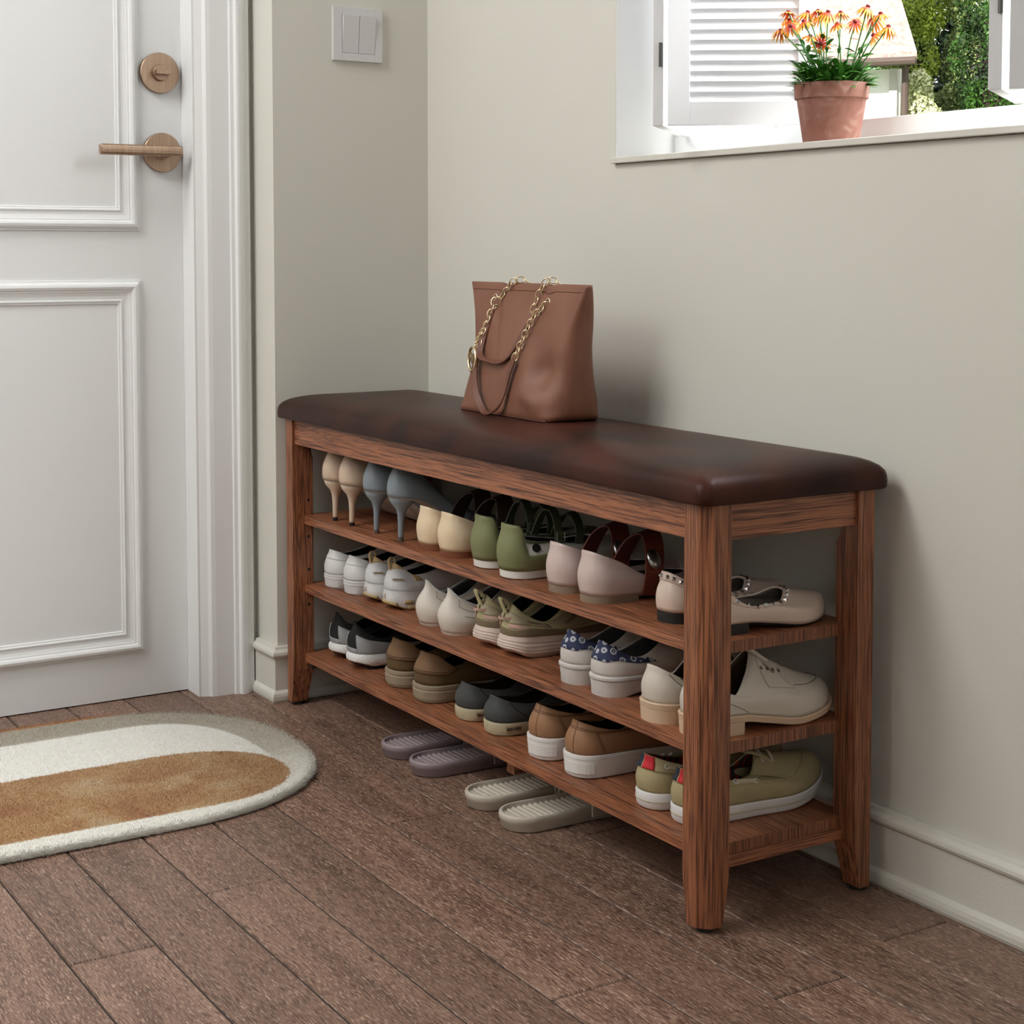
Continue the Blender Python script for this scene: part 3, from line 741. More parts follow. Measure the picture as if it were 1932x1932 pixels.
# --- flats with wide instep strap
def flat(c, inner, solec, strapc, edgec, tag_, knob):
    t = root('strap_flat')
    mu = pm('flat_leather_'+tag_, c, 0.36, var=0.02); ml = pm('flat_lining_'+tag_, inner, .5, var=.03); so = pm('flat_sole_'+tag_, solec, .5); st = pm('flat_strap_'+tag_, strapc, .45)
    s = Shoe(L=.205, hh=.0265, wa=.0255, ba=.032, toe=.022, zb=((0, .0095), (.3, .0085), (.45, .006), (.7, .003), (1, .003)), open_=((0, .0645), (.22, .051), (.55, .027), (1, .026)), yo=(.004, .155), wo=((0, .0245), (.5, .0245), (.8, .023), (1, .012)), bulge=.004, tb=.85, tpow=1.9, spring=.006, th=.0014, ipow=4.0)
    s.upper('upper', [mu, ml], t)
    s.insole(ml, t, .0008)
    s.sole('outsole', so, t, [(0, -.002), (1, -.0006)], ground=lambda q: s.zbf(q)-0.003)
    s.heelblock('heel', so, t, .31, lambda q: s.zbf(q), off=-.0003)
    pts = spline([(-.0330, .070, .010), (-.0325, .078, .036), (-.0215, .089, .066), (-.004, .096, .0800), (.0100, .097, .076), (.0235, .092, .058), (.0335, .084, .034), (.0335, .078, .006)], 6)
    MB().ribbon(pts, (0, 1, 0.25), .026, .0022).build('instep_strap', st, t, smooth=False, bevel=.0003)
    if knob:
        m = MB(); M = Matrix.Translation((.0295, .086, .050)) @ Matrix.Rotation(radians(62), 4, 'Y')
        rs = [[M @ Vector((.0135*k*cos(2*pi*i/28), .0095*k*sin(2*pi*i/28), z)) for i in range(28)] for k, z in ((1, 0), (1.0, .0015), (.85, .0035), (.5, .0050), (.15, .0054))]
        m.rings(rs).build('button', M_steel, t, smooth=True)
    return t
t = flat((226, 205, 172), (70, 62, 55), (120, 68, 42), (66, 44, 38), (150, 110, 90), 'cream', False)
place(t, 'cream strap flats', Z1, [(-.705, .034, 'cream flat with dark strap beside the blue-grey pumps'), (-.6395, .033, 'cream flat with dark strap beside the green shoes')])
t = flat((204, 184, 178), (58, 46, 42), (138, 120, 102), (120, 56, 40), (190, 110, 90), 'pink', True)
place(t, 'pale pink strap flats', Z1, [(-.3555, .034, 'pale pink flat with red-brown strap beside the green shoes'), (-.283, .034, 'pale pink flat with red-brown strap beside the studded flats')])

# --- green shoes
def green():
    t = root('green_shoe')
    pale = pm('shoe_pale_panel', (206, 208, 200), .5); gr = pm('shoe_green', (120, 124, 84), .6, var=.03); gd = pm('shoe_dark_green', (74, 80, 56), .6); so = pm('shoe_white_sole', (222, 222, 216), .5); bl = pm('shoe_dot', (24, 24, 24), .5)
    s = Shoe(L=.208, hh=.027, wa=.0275, ba=.033, toe=.029, zb=((0, .012), (1, .012)), open_=((0, .073), (.055, .072), (.085, .067), (.11, .054), (.4, .048), (.7, .043), (1, .046)), yo=(.005, .140), wo=((0, .0235), (.5, .0245), (1, .016)), bulge=.0045, tb=.8, spring=.004, ipow=4.2)
    s.upper('upper', [pale, lining_dark], t)
    s.sole('sole', so, t, [(0, -.003), (.15, .0), (1, .0008)]); s.insole(lining_dark, t)
    # tall heel counter with a lobe low on each side
    V = []; F = []; nt, nv = 60, 12
    def vtop(a):
        a = abs(a)
        return 1.0 if a < .62 else (1.0-.52*sm(.62, .74, a)) if a < 1.40 else max(.48*sqrt(max(0, 1-((a-1.40)/.18)**2)), .02)
    for i in range(nt+1):
        a = -1.57+3.14*i/nt
        for j in range(nv+1):
            v = vtop(a)*j/nv; vv = min(v, 1); p = s.P(a, vv)+s.nrm(a, vv)*.0014
            if v > 1: p = p+Vector((-.002*sin(a), .006, 1)).normalized()*(v-1)*.044
            V.append(p)
    for i in range(nt):
        for j in range(nv):
            k = i*(nv+1)+j; F.append((k, k+nv+1, k+nv+2, k+1))
    o = mesh_obj('heel_counter', V, F, gr, t, True); md = o.modifiers.new('th', 'SOLIDIFY'); md.thickness = .0022; md.offset = -1
    for sg in (1, -1): s.patch('collar', gd, t, sg*.70, sg*2.7, .88, 1.0, .0012, nt=18, nv=3)
    s.patch('toe_cap', gr, t, 2.45, pi+.69, 0.02, .62, .0012, nt=18)
    for sg in (1, -1):
        for a, v, r in ((.93, .72, .0060), (1.22, .66, .0024)):
            c = s.P(sg*a, v); n = s.nrm(sg*a, v); u = n.cross(Vector((0, 0, 1))).normalized(); w = n.cross(u)
            MB().rings([[c+n*h+u*r*cos(2*pi*i/20)+w*r*sin(2*pi*i/20) for i in range(20)] for h in (-.001, .0012)]).build('eye_dot', bl, t)
    mb = MB()
    for y, z in ((.074, .084), (.108, .076)):
        mb.ribbon(spline([(-.030, y-.012, .030), (-.028, y-.004, .056), (-.012, y, z), (.008, y+.002, z), (.026, y-.002, .056), (.030, y-.010, .032)], 6), (0, 1, .2), .012, .0022)
    mb.build('ankle_straps', gd, t, bevel=.0003)
    MB().tube([(.030+.0005, .066, .048), (.031, .078, .048), (.031, .078, .060), (.030, .066, .060)], .0009, 6, closed=True).build('buckle', M_steel, t)
    return t
t = green(); place(t, 'green and white strap shoes', Z1, [(-.5445, .034, 'olive green shoe with white sole beside the cream flats'), (-.4635, .027, 'olive green shoe with white side panel and black dots beside the pale pink flats')])

# --- studded ballet flats
def studded():
    t = root('ballet_flat')
    mu = pm('ballet_leather', (216, 196, 182), .35, var=.02); ml = pm('ballet_lining', (130, 122, 114), .7); so = pm('ballet_sole', (26, 26, 27), .5)
    s = Shoe(L=.188, hh=.0255, wa=.0265, ba=.0325, toe=.029, zb=((0, .0135), (.28, .0125), (.45, .0085), (.7, .003), (1, .003)), open_=((0, .0600), (.20, .046), (.45, .0300), (.8, .0310), (1, .0410)), yo=(.006, .120), wo=((0, .0215), (.5, .0250), (.8, .0255), (1, .020)), bulge=.0030, tb=.72, spring=.006, tpow=2.1, th=.0014)
    s.upper('upper', [mu, ml], t); s.insole(ml, t, .0008)
    s.sole('outsole', so, t, [(0, -.002), (1, -.0004)], ground=lambda q: s.zbf(q)-0.0028)
    s.heelblock('heel', so, t, .27, lambda q: s.zbf(q), off=-.0006)
    s.patch('piping', mu, t, -pi, pi, lambda a: 1-.0110/max(.02, (s.P(a, 1)-s.P(a, .7)).length/.3), 1.0, .0012, nt=96, nv=3)
    st = None; n = 28
    for i in range(n):
        a = -pi+2*pi*(i+.5)/n; a = a if abs(a) > .0 else .01
        v = 1-.0060/max(.02, (s.P(a, 1)-s.P(a, .7)).length/.3); c = s.P(a, v); nn = s.nrm(a, v); u = (s.P(a+.02, v)-s.P(a-.02, v)).normalized(); w = nn.cross(u); c = c+nn*.0012; h = .0024
        MB().add([c-u*h-w*h, c+u*h-w*h, c+u*h+w*h, c-u*h+w*h, c+nn*.0026], [(0, 1, 4), (1, 2, 4), (2, 3, 4), (3, 0, 4), (3, 2, 1, 0)]).build('stud', M_steel, t)
    return t
t = studded(); place(t, 'studded ballet flats', Z1, [(-.1425, .049, 'beige ballet flat with pyramid studs beside the pale pink flats'), (-.0715, .048, 'beige studded ballet flat at the right end of the top shelf')])

# --- plain white sneakers
def sneaker_white():
    t = root('sneaker'); mu = pm('sneaker_white', (214, 214, 212), .5, var=.01); so = pm('sneaker_white_sole', (204, 204, 203), .5, var=.01); org = pm('sneaker_orange', (170, 66, 34), .5)
    s = Shoe(L=.212, hh=.0265, wa=.0275, ba=.0315, toe=.028, zb=((0, .0235), (.5, .022), (1, .019)), open_=((0, .0625), (.35, .052), (.7, .058), (1, .074)), yo=(.009, .105), wo=((0, .018), (.5, .022), (1, .015)), bulge=.003, tb=.6, spring=.006)
    s.upper('upper', [mu, lining_dark], t)
    s.sole('sole', so, t, [(0, -.003), (.12, -.0004), (.66, .0006), (.68, .0013), (.76, .0013), (.78, .0006), (.84, .0006), (.86, .0013), (.94, .0013), (.96, .0004), (1, .0001)]); s.insole(lining_dark, t)
    s.patch('heel_tab', mu, t, -.95, .95, .62, 1.0, .0011); tongue(s, mu, t); laces(s, mu, t)
    MB().ribbon(spline([(-.008, .075, .066), (0, .072, .073), (.008, .075, .066)], 5), (0, 1, 0), .004, .001).build('orange_loop', org, t)
    return t
t = sneaker_white(); place(t, 'plain white sneakers', Z2, [(-1.038, .0395, 'plain white sneaker at the left end of the middle shelf'), (-.974, .0435, 'plain white sneaker beside the white and gold sneakers')])

# --- white and gold chunky sneakers
def sneaker_gold():
    t = root('sneaker'); mu = pm('sneaker_offwhite_mesh', (206, 208, 210), .6, bump=.2, bscale=900); so = pm('sneaker_pale_sole', (212, 213, 213), .5); gd = pm('sneaker_gold', (176, 152, 108), .5)
    s = Shoe(L=.212, hh=.0262, wa=.0275, ba=.031, toe=.028, zb=((0, .030), (.4, .026), (1, .019)), open_=((0, .0715), (.3, .053), (.7, .060), (1, .078)), yo=(.011, .105), wo=((0, .016), (.5, .022), (1, .015)), bulge=.003, tb=.6, spring=.012)
    s.upper('upper', [mu, lining_dark], t, rim=0)
    g = lambda q: .007*sm(.10, 0, q)
    s.sole('sole', so, t, [(.12, .0), (.3, .0022), (.65, .0028), (.85, .0012), (1, .0016)], ground=g, wave=lambda th, f: .0009*sin(9*th)*(1-f)); s.insole(lining_dark, t)
    s.sole('outsole', gd, t, [(0, -.003), (.14, .0012)], ground=g)
    for a0, a1, z in ((-.50, .42, .26), (.62, .80, .50), (-.80, -.62, .50), (.70, .86, .2), (-.86, -.70, .2)):
        V = []; F = []; n = 10
        for i in range(n+1):
            a = a0+(a1-a0)*i/n
            for f in (z-.16, z+.04):
                x, y, q = s.O(a, .0040); V.append((x, y, g(q)+(s.zbf(q)-g(q))*max(f, .02)))
        for i in range(n): F.append((2*i, 2*i+2, 2*i+3, 2*i+1))
        o = mesh_obj('gold_pod', V, F, gd, t, True); md = o.modifiers.new('th', 'SOLIDIFY'); md.thickness = .003; md.offset = -1
    s.patch('heel_tab', gd, t, -.85, .85, lambda a: .70+.3*abs(a)/.85, 1.0, .0010)
    s.patch('side_overlay', gd, t, .95, 1.12, .55, .98, .0009, nt=4); s.patch('side_overlay', gd, t, -1.12, -.95, .55, .98, .0009, nt=4)
    loop_tab(s, gd, t, .008, .006); tongue(s, mu, t); laces(s, mu, t)
    for nm, tx, sz, c, n_ in (('heel_lettering', 'SKECHERS', .0040, s.P(.45, .44), s.nrm(.45, .44)), ('sole_letter', 'S', .0090, Vector((0, -.0012, .0200)), Vector((0, -1, 0)))):
        u = n_.cross(Vector((0, 0, -1))).normalized(); w = n_.cross(u); c = c+n_*.0012
        text(nm, tx, sz, gd, t, Matrix(((u.x, w.x, n_.x, c.x), (u.y, w.y, n_.y, c.y), (u.z, w.z, n_.z, c.z), (0, 0, 0, 1))), .0012)
    return t
t = sneaker_gold(); place(t, 'white and gold sneakers', Z2, [(-.907, .048, 'white sneaker with gold trim beside the plain white pair'), (-.8445, .0495, 'white sneaker with gold trim beside the off-white sneakers')])

# --- off-white sculpted sneakers
def sneaker_off():
    t = root('sneaker'); mu = pm('sneaker_cream_leather', (214, 207, 196), .5, var=.01); pi_ = pm('sneaker_piping', (206, 210, 212), .5); ln = pm('sneaker_seam', (120, 112, 102), .7)
    s = Shoe(L=.214, hh=.0250, wa=.0290, ba=.034, toe=.030, zb=((0, .003), (1, .003)), open_=((0, .066), (.14, .051), (.42, .041), (.7, .052), (1, .070)), yo=(.008, .105), wo=((0, .013), (.2, .019), (.5, .0225), (1, .017)), bulge=.0085, tb=.55, spring=.004, ipow=2.2)
    s.upper('upper', [mu, lining_grey, pi_], t, nv=16, rim=2)
    s.sole('outsole', mu, t, [(0, -.001), (1, .0005)]); s.insole(lining_grey, t)
    mb = MB(); 
    for sg in (1, -1):
        mb.tube([s.P(sg*a, v)+s.nrm(sg*a, v)*.0003 for a, v in [(.62+.9*i/14, .72-.22*sm(0, 1, i/14)) for i in range(15)]], .00035, 5)
        mb.tube([s.P(sg*a, v)+s.nrm(sg*a, v)*.0003 for a, v in [(.62+.02*i/8, .72+.2*i/8) for i in range(9)]], .00035, 5)
        mb.tube([s.P(sg*a, v)+s.nrm(sg*a, v)*.0003 for a, v in [(.75+.75*i/14, .50-.48*(i/14)**2) for i in range(15)]], .00035, 5)
    mb.build('seams', ln, t)
    mb = MB(); mb.tube([s.I(a) for a in [-pi+2*pi*i/96 for i in range(96)]], .0013, 6, closed=True); mb.build('collar_piping', pi_, t, smooth=True)
    return t
t = sneaker_off(); place(t, 'off-white sneakers', Z2, [(-.720, .0425, 'smooth off-white sneaker beside the white and gold pair'), (-.650, .0405, 'smooth off-white sneaker beside the chunky olive sneakers')])

# --- chunky olive sneakers
def sneaker_chunky():
    t = root('chunky_sneaker'); mu = pm('chunky_yellow', (186, 180, 138), .6); so = pm('chunky_sole', (202, 184, 172), .55, var=.02); br = pm('chunky_brown', (122, 108, 84), .6); ol = pm('chunky_olive', (160, 150, 122), .6); pk = pm('chunky_pink', (190, 156, 142), .5); gr = pm('chunky_piping', (158, 168, 142), .6)
    s = Shoe(L=.218, hh=.0265, wa=.0290, ba=.0315, toe=.029, zb=((0, .031), (.45, .027), (1, .022)), open_=((0, .074), (.16, .058), (.40, .047), (.7, .062), (1, .080)), yo=(.008, .110), wo=((0, .013), (.5, .021), (1, .015)), bulge=.003, tb=.6, spring=.014)
    s.upper('upper', [mu, lining_dark, gr], t, rim=2)
    g = lambda q: .009*sm(.13, 0, q)
    s.sole('sole', so, t, [(.0, -.001), (.1, .003), (.25, .0062), (.34, .0056), (.40, .0064), (.5, .0052), (.56, .0058), (.68, .0040), (.74, .0046), (.88, .0026), (1, .0016)], ground=g,
           wave=lambda th, f: .0013*sin(15*th)*(1-f)*(1 if abs(th) > .7 else abs(th)/.7)); s.insole(lining_dark, t)
    s.patch('mudguard', br, t, -2.4, 2.4, 0.0, lambda a: .20+.14*max(0, sin(3.2*abs(a)-1.4))*(1 if abs(a) > .4 else 0), .0018, nt=60)
    for sg in (1, -1):
        s.patch('side_overlay', ol, t, sg*.02, sg*1.15, lambda a: .42-.05*sin(abs(a)*6), lambda a: .74-.10*abs(a), .0012, nt=20)
        s.patch('side_overlay', ol, t, sg*1.3, sg*2.1, .30, .9, .0012, nt=14)
        s.patch('pink_window', pk, t, sg*.15, sg*.75, .24, .38, .0008, nt=10)
        s.patch('side_slot', br, t, sg*.72, sg*1.02, .56, .63, .0018, nt=8, nv=3)
        s.patch('side_slot', br, t, sg*1.45, sg*1.75, lambda a: .52+.5*(abs(a)-1.45), lambda a: .60+.5*(abs(a)-1.45), .0018, nt=8, nv=3)
    MB().ribbon(spline([(-.012, .006, .054), (-.004, -.007, .0545), (.006, -.006, .0545), (.013, .006, .054)], 5), (0, 0, 1), .0035, .0014).build('heel_loop', pk, t)
    x, y0, z0 = s.I(1e-6)
    MB().ribbon(spline([(0, .004, .055), (0, -.002, .068), (0, -.0065, z0+.004), (0, -.006, z0+.008), (0, .001, z0+.004), (0, .005, z0-.004)], 5), (1, 0, 0), .010, .0013).build('pull_tab', mu, t, smooth=True)
    tongue(s, ol, t); laces(s, ol, t, r=.0018)
    return t
t = sneaker_chunky(); place(t, 'chunky olive and pink sneakers', Z2, [(-.557, .046, 'chunky olive sneaker with pink sole beside the off-white pair'), (-.4925, .047, 'chunky olive sneaker with pink sole beside the navy-tabbed pair')])

# --- white sneakers with navy flower heel tab
def flowermat():
    m, nt, b = newmat('navy_flower_fabric'); co = objcoord(nt, (88, 88, 88), (0.0, 0.0, radians(45)))
    v = N(nt, 'ShaderNodeTexVoronoi', i_Scale=1.0); v.inputs['Randomness'].default_value = 0.0; nt.links.new(co, v.inputs['Vector'])
    r = ramp(nt, [(0.0, rgb(222, 224, 226)), (0.07, rgb(222, 224, 226)), (0.10, rgb(44, 52, 84)), (0.20, rgb(44, 52, 84)), (0.24, rgb(214, 217, 222)), (0.36, rgb(214, 217, 222)), (0.42, rgb(44, 52, 84))]); nt.links.new(v.outputs['Distance'], r.inputs[0])
    n = N(nt, 'ShaderNodeTexNoise', i_Scale=900.0); tc = N(nt, 'ShaderNodeTexCoord'); nt.links.new(tc.outputs['Object'], n.inputs['Vector'])
    q = ramp(nt, [(0.46, (0, 0, 0)), (0.52, (1, 1, 1))]); nt.links.new(n.outputs[0], q.inputs[0])
    f = N(nt, 'ShaderNodeMath', operation='MULTIPLY', i_1=0.55); nt.links.new(q.outputs[0], f.inputs[0])
    c = mixc(nt, f.outputs[0], r.outputs[0], rgb(44, 52, 84)); nt.links.new(c, b.inputs['Base Color']); b.inputs['Roughness'].default_value = 0.8
    return m
def sneaker_floral():
    t = root('sneaker'); mu = pm('sneaker_bone_leather', (206, 200, 194), .5, var=.015, bump=.15, bscale=700); so = pm('sneaker_bone_sole', (204, 200, 196), .6, bump=.3, bscale=500); nav = pm('navy_stitch', (50, 58, 86), .7); fl = flowermat()
    s = Shoe(L=.214, hh=.0270, wa=.0285, ba=.0325, toe=.030, zb=((0, .0265), (.5, .024), (1, .020)), open_=((0, .068), (.14, .056), (.38, .047), (.7, .058), (1, .078)), yo=(.009, .108), wo=((0, .016), (.5, .022), (1, .015)), bulge=.003, tb=.6, spring=.006)
    s.upper('upper', [mu, lining_grey], t)
    s.sole('sole', so, t, [(.22, -.0002), (.4, .0004), (.78, .0016), (.80, .0026), (.92, .0029), (.97, .002), (1, .0005)])
    # toothed outsole
    V = []
    ths = s.ths(); rs = []
    for f in (0, 1):
        ring = []
        for i, th in enumerate(ths):
            x, y, q = s.O(th, .0005 if f else -.0005); tooth = .0050*((abs(th)*9/pi) % 1) if abs(th) > .75 else 0.0
            ring.append((x, y, (tooth if not f else .0062)+s.spr(q)))
        rs.append(ring)
    MB().rings(rs, False, False).build('toothed_outsole', so, t)
    s.insole(lining_grey, t)
    MB().tube([(lambda p: (p[0], p[1], s.zbf(p[2])*.79+s.spr(p[2])))(s.O(th, .0022)) for th in ths], .0004, 5, closed=True).build('stitch_line', nav, t)
    s.patch('heel_tab', fl, t, -1.36, 1.36, lambda a: .42+.16*sm(.3, .7, abs(a))+.0*abs(a)-.06*sm(.8, 1.2, abs(a)), lambda a: 1.0-.16*sm(1.0, 1.36, abs(a)), .0012, nt=30)
    tongue(s, mu, t); laces(s, mu, t)
    return t
t = sneaker_floral(); place(t, 'white sneakers with navy flower tabs', Z2, [(-.3355, .0405, 'off-white sneaker with navy flower heel tab beside the chunky olive pair'), (-.2665, .0405, 'off-white sneaker with navy flower heel tab beside the lace-up derby shoes')])

# --- derby shoes
def derby():
    t = root('derby_shoe'); mu = pm('derby_leather', (206, 198, 186), .45, var=.02, bump=.25, bscale=350); so = pm('derby_sole', (208, 182, 154), .5, var=.02); lc = pm('derby_lace', (150, 124, 96), .6); ln = pm('derby_seam', (110, 98, 86), .7); li = pm('derby_lining', (74, 52, 36), .6)
    s = Shoe(L=.207, hh=.0285, wa=.0275, ba=.034, toe=.033, zb=((0, .0245), (.3, .022), (.45, .016), (.68, .0090), (1, .0095)), open_=((0, .0665), (.25, .055), (.50, .044), (.75, .062), (1, .088)), yo=(.005, .088), wo=((0, .0225), (.5, .0235), (.8, .018), (1, .011)), bulge=.003, tb=.36, spring=.012, tpow=2.7)
    s.upper('upper', [mu, li], t, nv=16); s.insole(li, t)
    s.sole('welt_sole', so, t, [(0, .0012), (.1, .0026), (.85, .0036), (1, .0024)], ground=lambda q: max(0, s.zbf(q)-.0085) if q > .28 else s.zbf(q)-.0085)
    s.heelblock('heel', so, t, .285, lambda q: s.zbf(q)-.0080, off=.0026, taper=.001)
    P = lambda a, v: s.P(a, v)+s.nrm(a, v)*.0003
    S_ = lambda x, y, o=.0004: Vector((x, y, topz(s, x, y)+o))
    for sg in (1, -1):
        MB().tube([P(sg*(.70+.50*i/12), .90-.86*(i/12)) for i in range(13)], .0004, 5).build('seam', ln, t)
    MB().tube([S_(.0245*cos(pi*i/20)+s.skew*.5, .138+.052*sin(pi*i/20)) for i in range(21)], .0005, 5).build('apron_seam', ln, t)
    for sg in (1, -1):
        V = []; F = []; nu, nw = 10, 8
        for i in range(nu+1):
            for j in range(nw+1):
                q = j/nw; x = sg*(.0050+(.0300-.0050)*q); y = s.yo[1]+.003+(.040-.012*q*(1-q)*4)*i/nu+.006*q
                V.append(S_(x, y, .0012))
        for i in range(nu):
            for j in range(nw):
                k = i*(nw+1)+j; F.append((k, k+1, k+nw+2, k+nw+1))
        o = mesh_obj('eyelet_facing', V, F, mu, t, True); md = o.modifiers.new('th', 'SOLIDIFY'); md.thickness = .0016; md.offset = 0
    ep = []
    for i in range(4):
        for sg in (1, -1):
            c = S_(sg*.0165, s.yo[1]+.008+.0088*i, .0026); n = Vector((sg*.55, .45, .70)).normalized(); u = n.cross(Vector((0, 0, 1))).normalized(); w = n.cross(u)
            MB().tube([c+u*.0017*cos(k*pi/5)+w*.0017*sin(k*pi/5) for k in range(10)], .0008, 5, closed=True).build('eyelet', M_iron, t)
            ep.append((sg, c))
    mb = MB(); Rr = [c for g, c in ep if g > 0]; Lr = [c for g, c in ep if g < 0]
    for a, b in zip(Rr, Lr):
        m = (a+b)/2+Vector((0, .001, .0030)); mb.tube(spline([a, m, b], 6), .0010, 6)
    top = (Rr[0]+Lr[0])/2+Vector((0, -.001, .0040))
    for dx in (.020, -.018):
        mb.tube(spline([top, top+Vector((dx*.5, .004, .004)), top+Vector((dx, .014, -.006)), top+Vector((dx*.7, .020, -.010)), top+Vector((dx*.3, .006, .0005))], 6), .0010, 6)
        mb.tube(spline([top, top+Vector((dx*.5, .012, -.001)), top+Vector((dx*.8, .030, -.020))], 6), .0010, 6)
    mb.build('laces', lc, t, smooth=True); tongue(s, mu, t, w=.014, up=.004, back=.008)
    return t
t = derby(); place(t, 'off-white derby shoes', Z2, [(-.1415, .0285, 'off-white lace-up derby shoe beside the navy-tabbed sneakers'), (-.0720, .0325, 'off-white lace-up derby shoe at the right end of the middle shelf')])

# --- bottom shelf: grey, black and white runners
def runner():
    t = root('running_shoe'); gy = pm('runner_grey', (150, 151, 152), .55, var=.02); bk = pm('runner_black', (16, 16, 17), .8, bump=.5, bscale=900); bl = pm('runner_outsole', (20, 20, 20), .6); li = pm('runner_lining', (10, 10, 11), .9)
    m, nt, b = newmat('runner_foam'); co = objcoord(nt)
    v = N(nt, 'ShaderNodeTexVoronoi', i_Scale=260.0); v.feature = 'DISTANCE_TO_EDGE'; nt.links.new(co, v.inputs['Vector'])
    r = ramp(nt, [(0.0, (0.58, 0.58, 0.57)), (0.1, (0.80, 0.80, 0.79))]); nt.links.new(v.outputs[0], r.inputs[0]); nt.links.new(r.outputs[0], b.inputs['Base Color']); b.inputs['Roughness'].default_value = .6
    bp = N(nt, 'ShaderNodeBump', i_Strength=.3, i_Distance=.001); nt.links.new(v.outputs[0], bp.inputs['Height']); nt.links.new(bp.outputs[0], b.inputs['Normal'])
    s = Shoe(L=.214, hh=.0265, wa=.0285, ba=.0335, toe=.029, zb=((0, .026), (.5, .022), (1, .018)), open_=((0, .076), (.13, .060), (.40, .048), (.7, .060), (1, .074)), yo=(.006, .105), wo=((0, .010), (.15, .018), (.5, .022), (1, .014)), bulge=.003, tb=.6, spring=.012)
    s.upper('upper', [bk, li], t)
    g = lambda q: .005+.006*sm(.14, 0, q)
    s.sole('foam_midsole', m, t, [(0, -.001), (.2, .0038), (.5, .0050), (.75, .0040), (1, .0012)], ground=g)
    s.sole('outsole', bl, t, [(0, -.003), (1, -.0004)], ground=lambda q: .0) if False else None
    rs = []
    for f, off in ((0, -.003), (1, -.0005)):
        rs.append([(lambda p: (p[0], p[1], (g(p[2])-.003 if not f else g(p[2])+.001)+s.spr(p[2])))(s.O(th, off)) for th in s.ths()])
    MB().rings(rs, True, False).build('outsole', bl, t)
    lug = MB()
    for i in range(14):
        for sg in (1, -1):
            x, y, q = s.O(sg*(.5+2.3*i/14), -.005); z = g(q)+s.spr(q)-.003; lug.box(x-.003, x+.003, y-.0025, y+.0025, max(z-.0025, 0), z+.0005)
    lug.build('outsole_lugs', bl, t)
    s.insole(li, t)
    for sg in (1, -1): s.patch('heel_overlay', gy, t, sg*.30, sg*1.75, 0.0, lambda a: .60-.30*sm(.9, 1.75, abs(a)), .0013, nt=24)
    s.patch('heel_overlay', gy, t, -.32, .32, 0.0, .14, .0013, nt=6, nv=3)
    tongue(s, bk, t); laces(s, pm('runner_lace', (180, 180, 180), .6), t)
    return t
t = runner(); place(t, 'grey and black running shoes', Z3, [(-1.030, .0465, 'grey and black running shoe at the left end of the bottom shelf'), (-.9555, .042, 'grey and black running shoe beside the brown sneakers')])

# --- brown sneakers
def brown():
    t = root('sneaker'); mu = pm('brown_suede', (92, 70, 40), .8, var=.05); tb_ = pm('brown_heel', (122, 92, 64), .75, var=.03); so = pm('brown_sole', (150, 136, 114), .6, bump=.2, bscale=600); li = pm('brown_lining', (14, 11, 9), .9)
    s = Shoe(L=.218, hh=.0300, wa=.0310, ba=.0355, toe=.032, zb=((0, .0270), (.5, .025), (1, .022)), open_=((0, .074), (.15, .068), (.36, .052), (.7, .060), (1, .076)), yo=(.010, .110), wo=((0, .018), (.5, .024), (1, .016)), bulge=.003, tb=.6, spring=.005)
    s.upper('upper', [mu, li], t); s.insole(li, t)
    s.sole('sole', so, t, [(0, -.003), (.06, .0), (.2, .0014), (.22, .0024), (.66, .0036), (.70, .0022), (.78, .0022), (.80, .0034), (.95, .0034), (1, .001)])
    s.patch('heel_counter', tb_, t, -1.16, 1.16, lambda a: .34+.0*a+.30*sm(.85, 1.16, abs(a)), lambda a: 1.0-.22*sm(.9, 1.16, abs(a)), .0020, nt=30)
    st = pm('brown_stitch', (60, 44, 26), .8)
    MB().tube([s.P(a, .42+.22*sm(.80, 1.1, abs(a)))+s.nrm(a, .45)*.0022 for a in [-1.05+2.1*i/30 for i in range(31)]], .0004, 4).build('stitching', st, t)
    tongue(s, mu, t); laces(s, tb_, t)
    return t
t = brown(); place(t, 'brown suede sneakers', Z3, [(-.8245, .044, 'dark brown suede sneaker beside the grey running shoes'), (-.728, .040, 'dark brown suede sneaker beside the charcoal canvas shoes')])

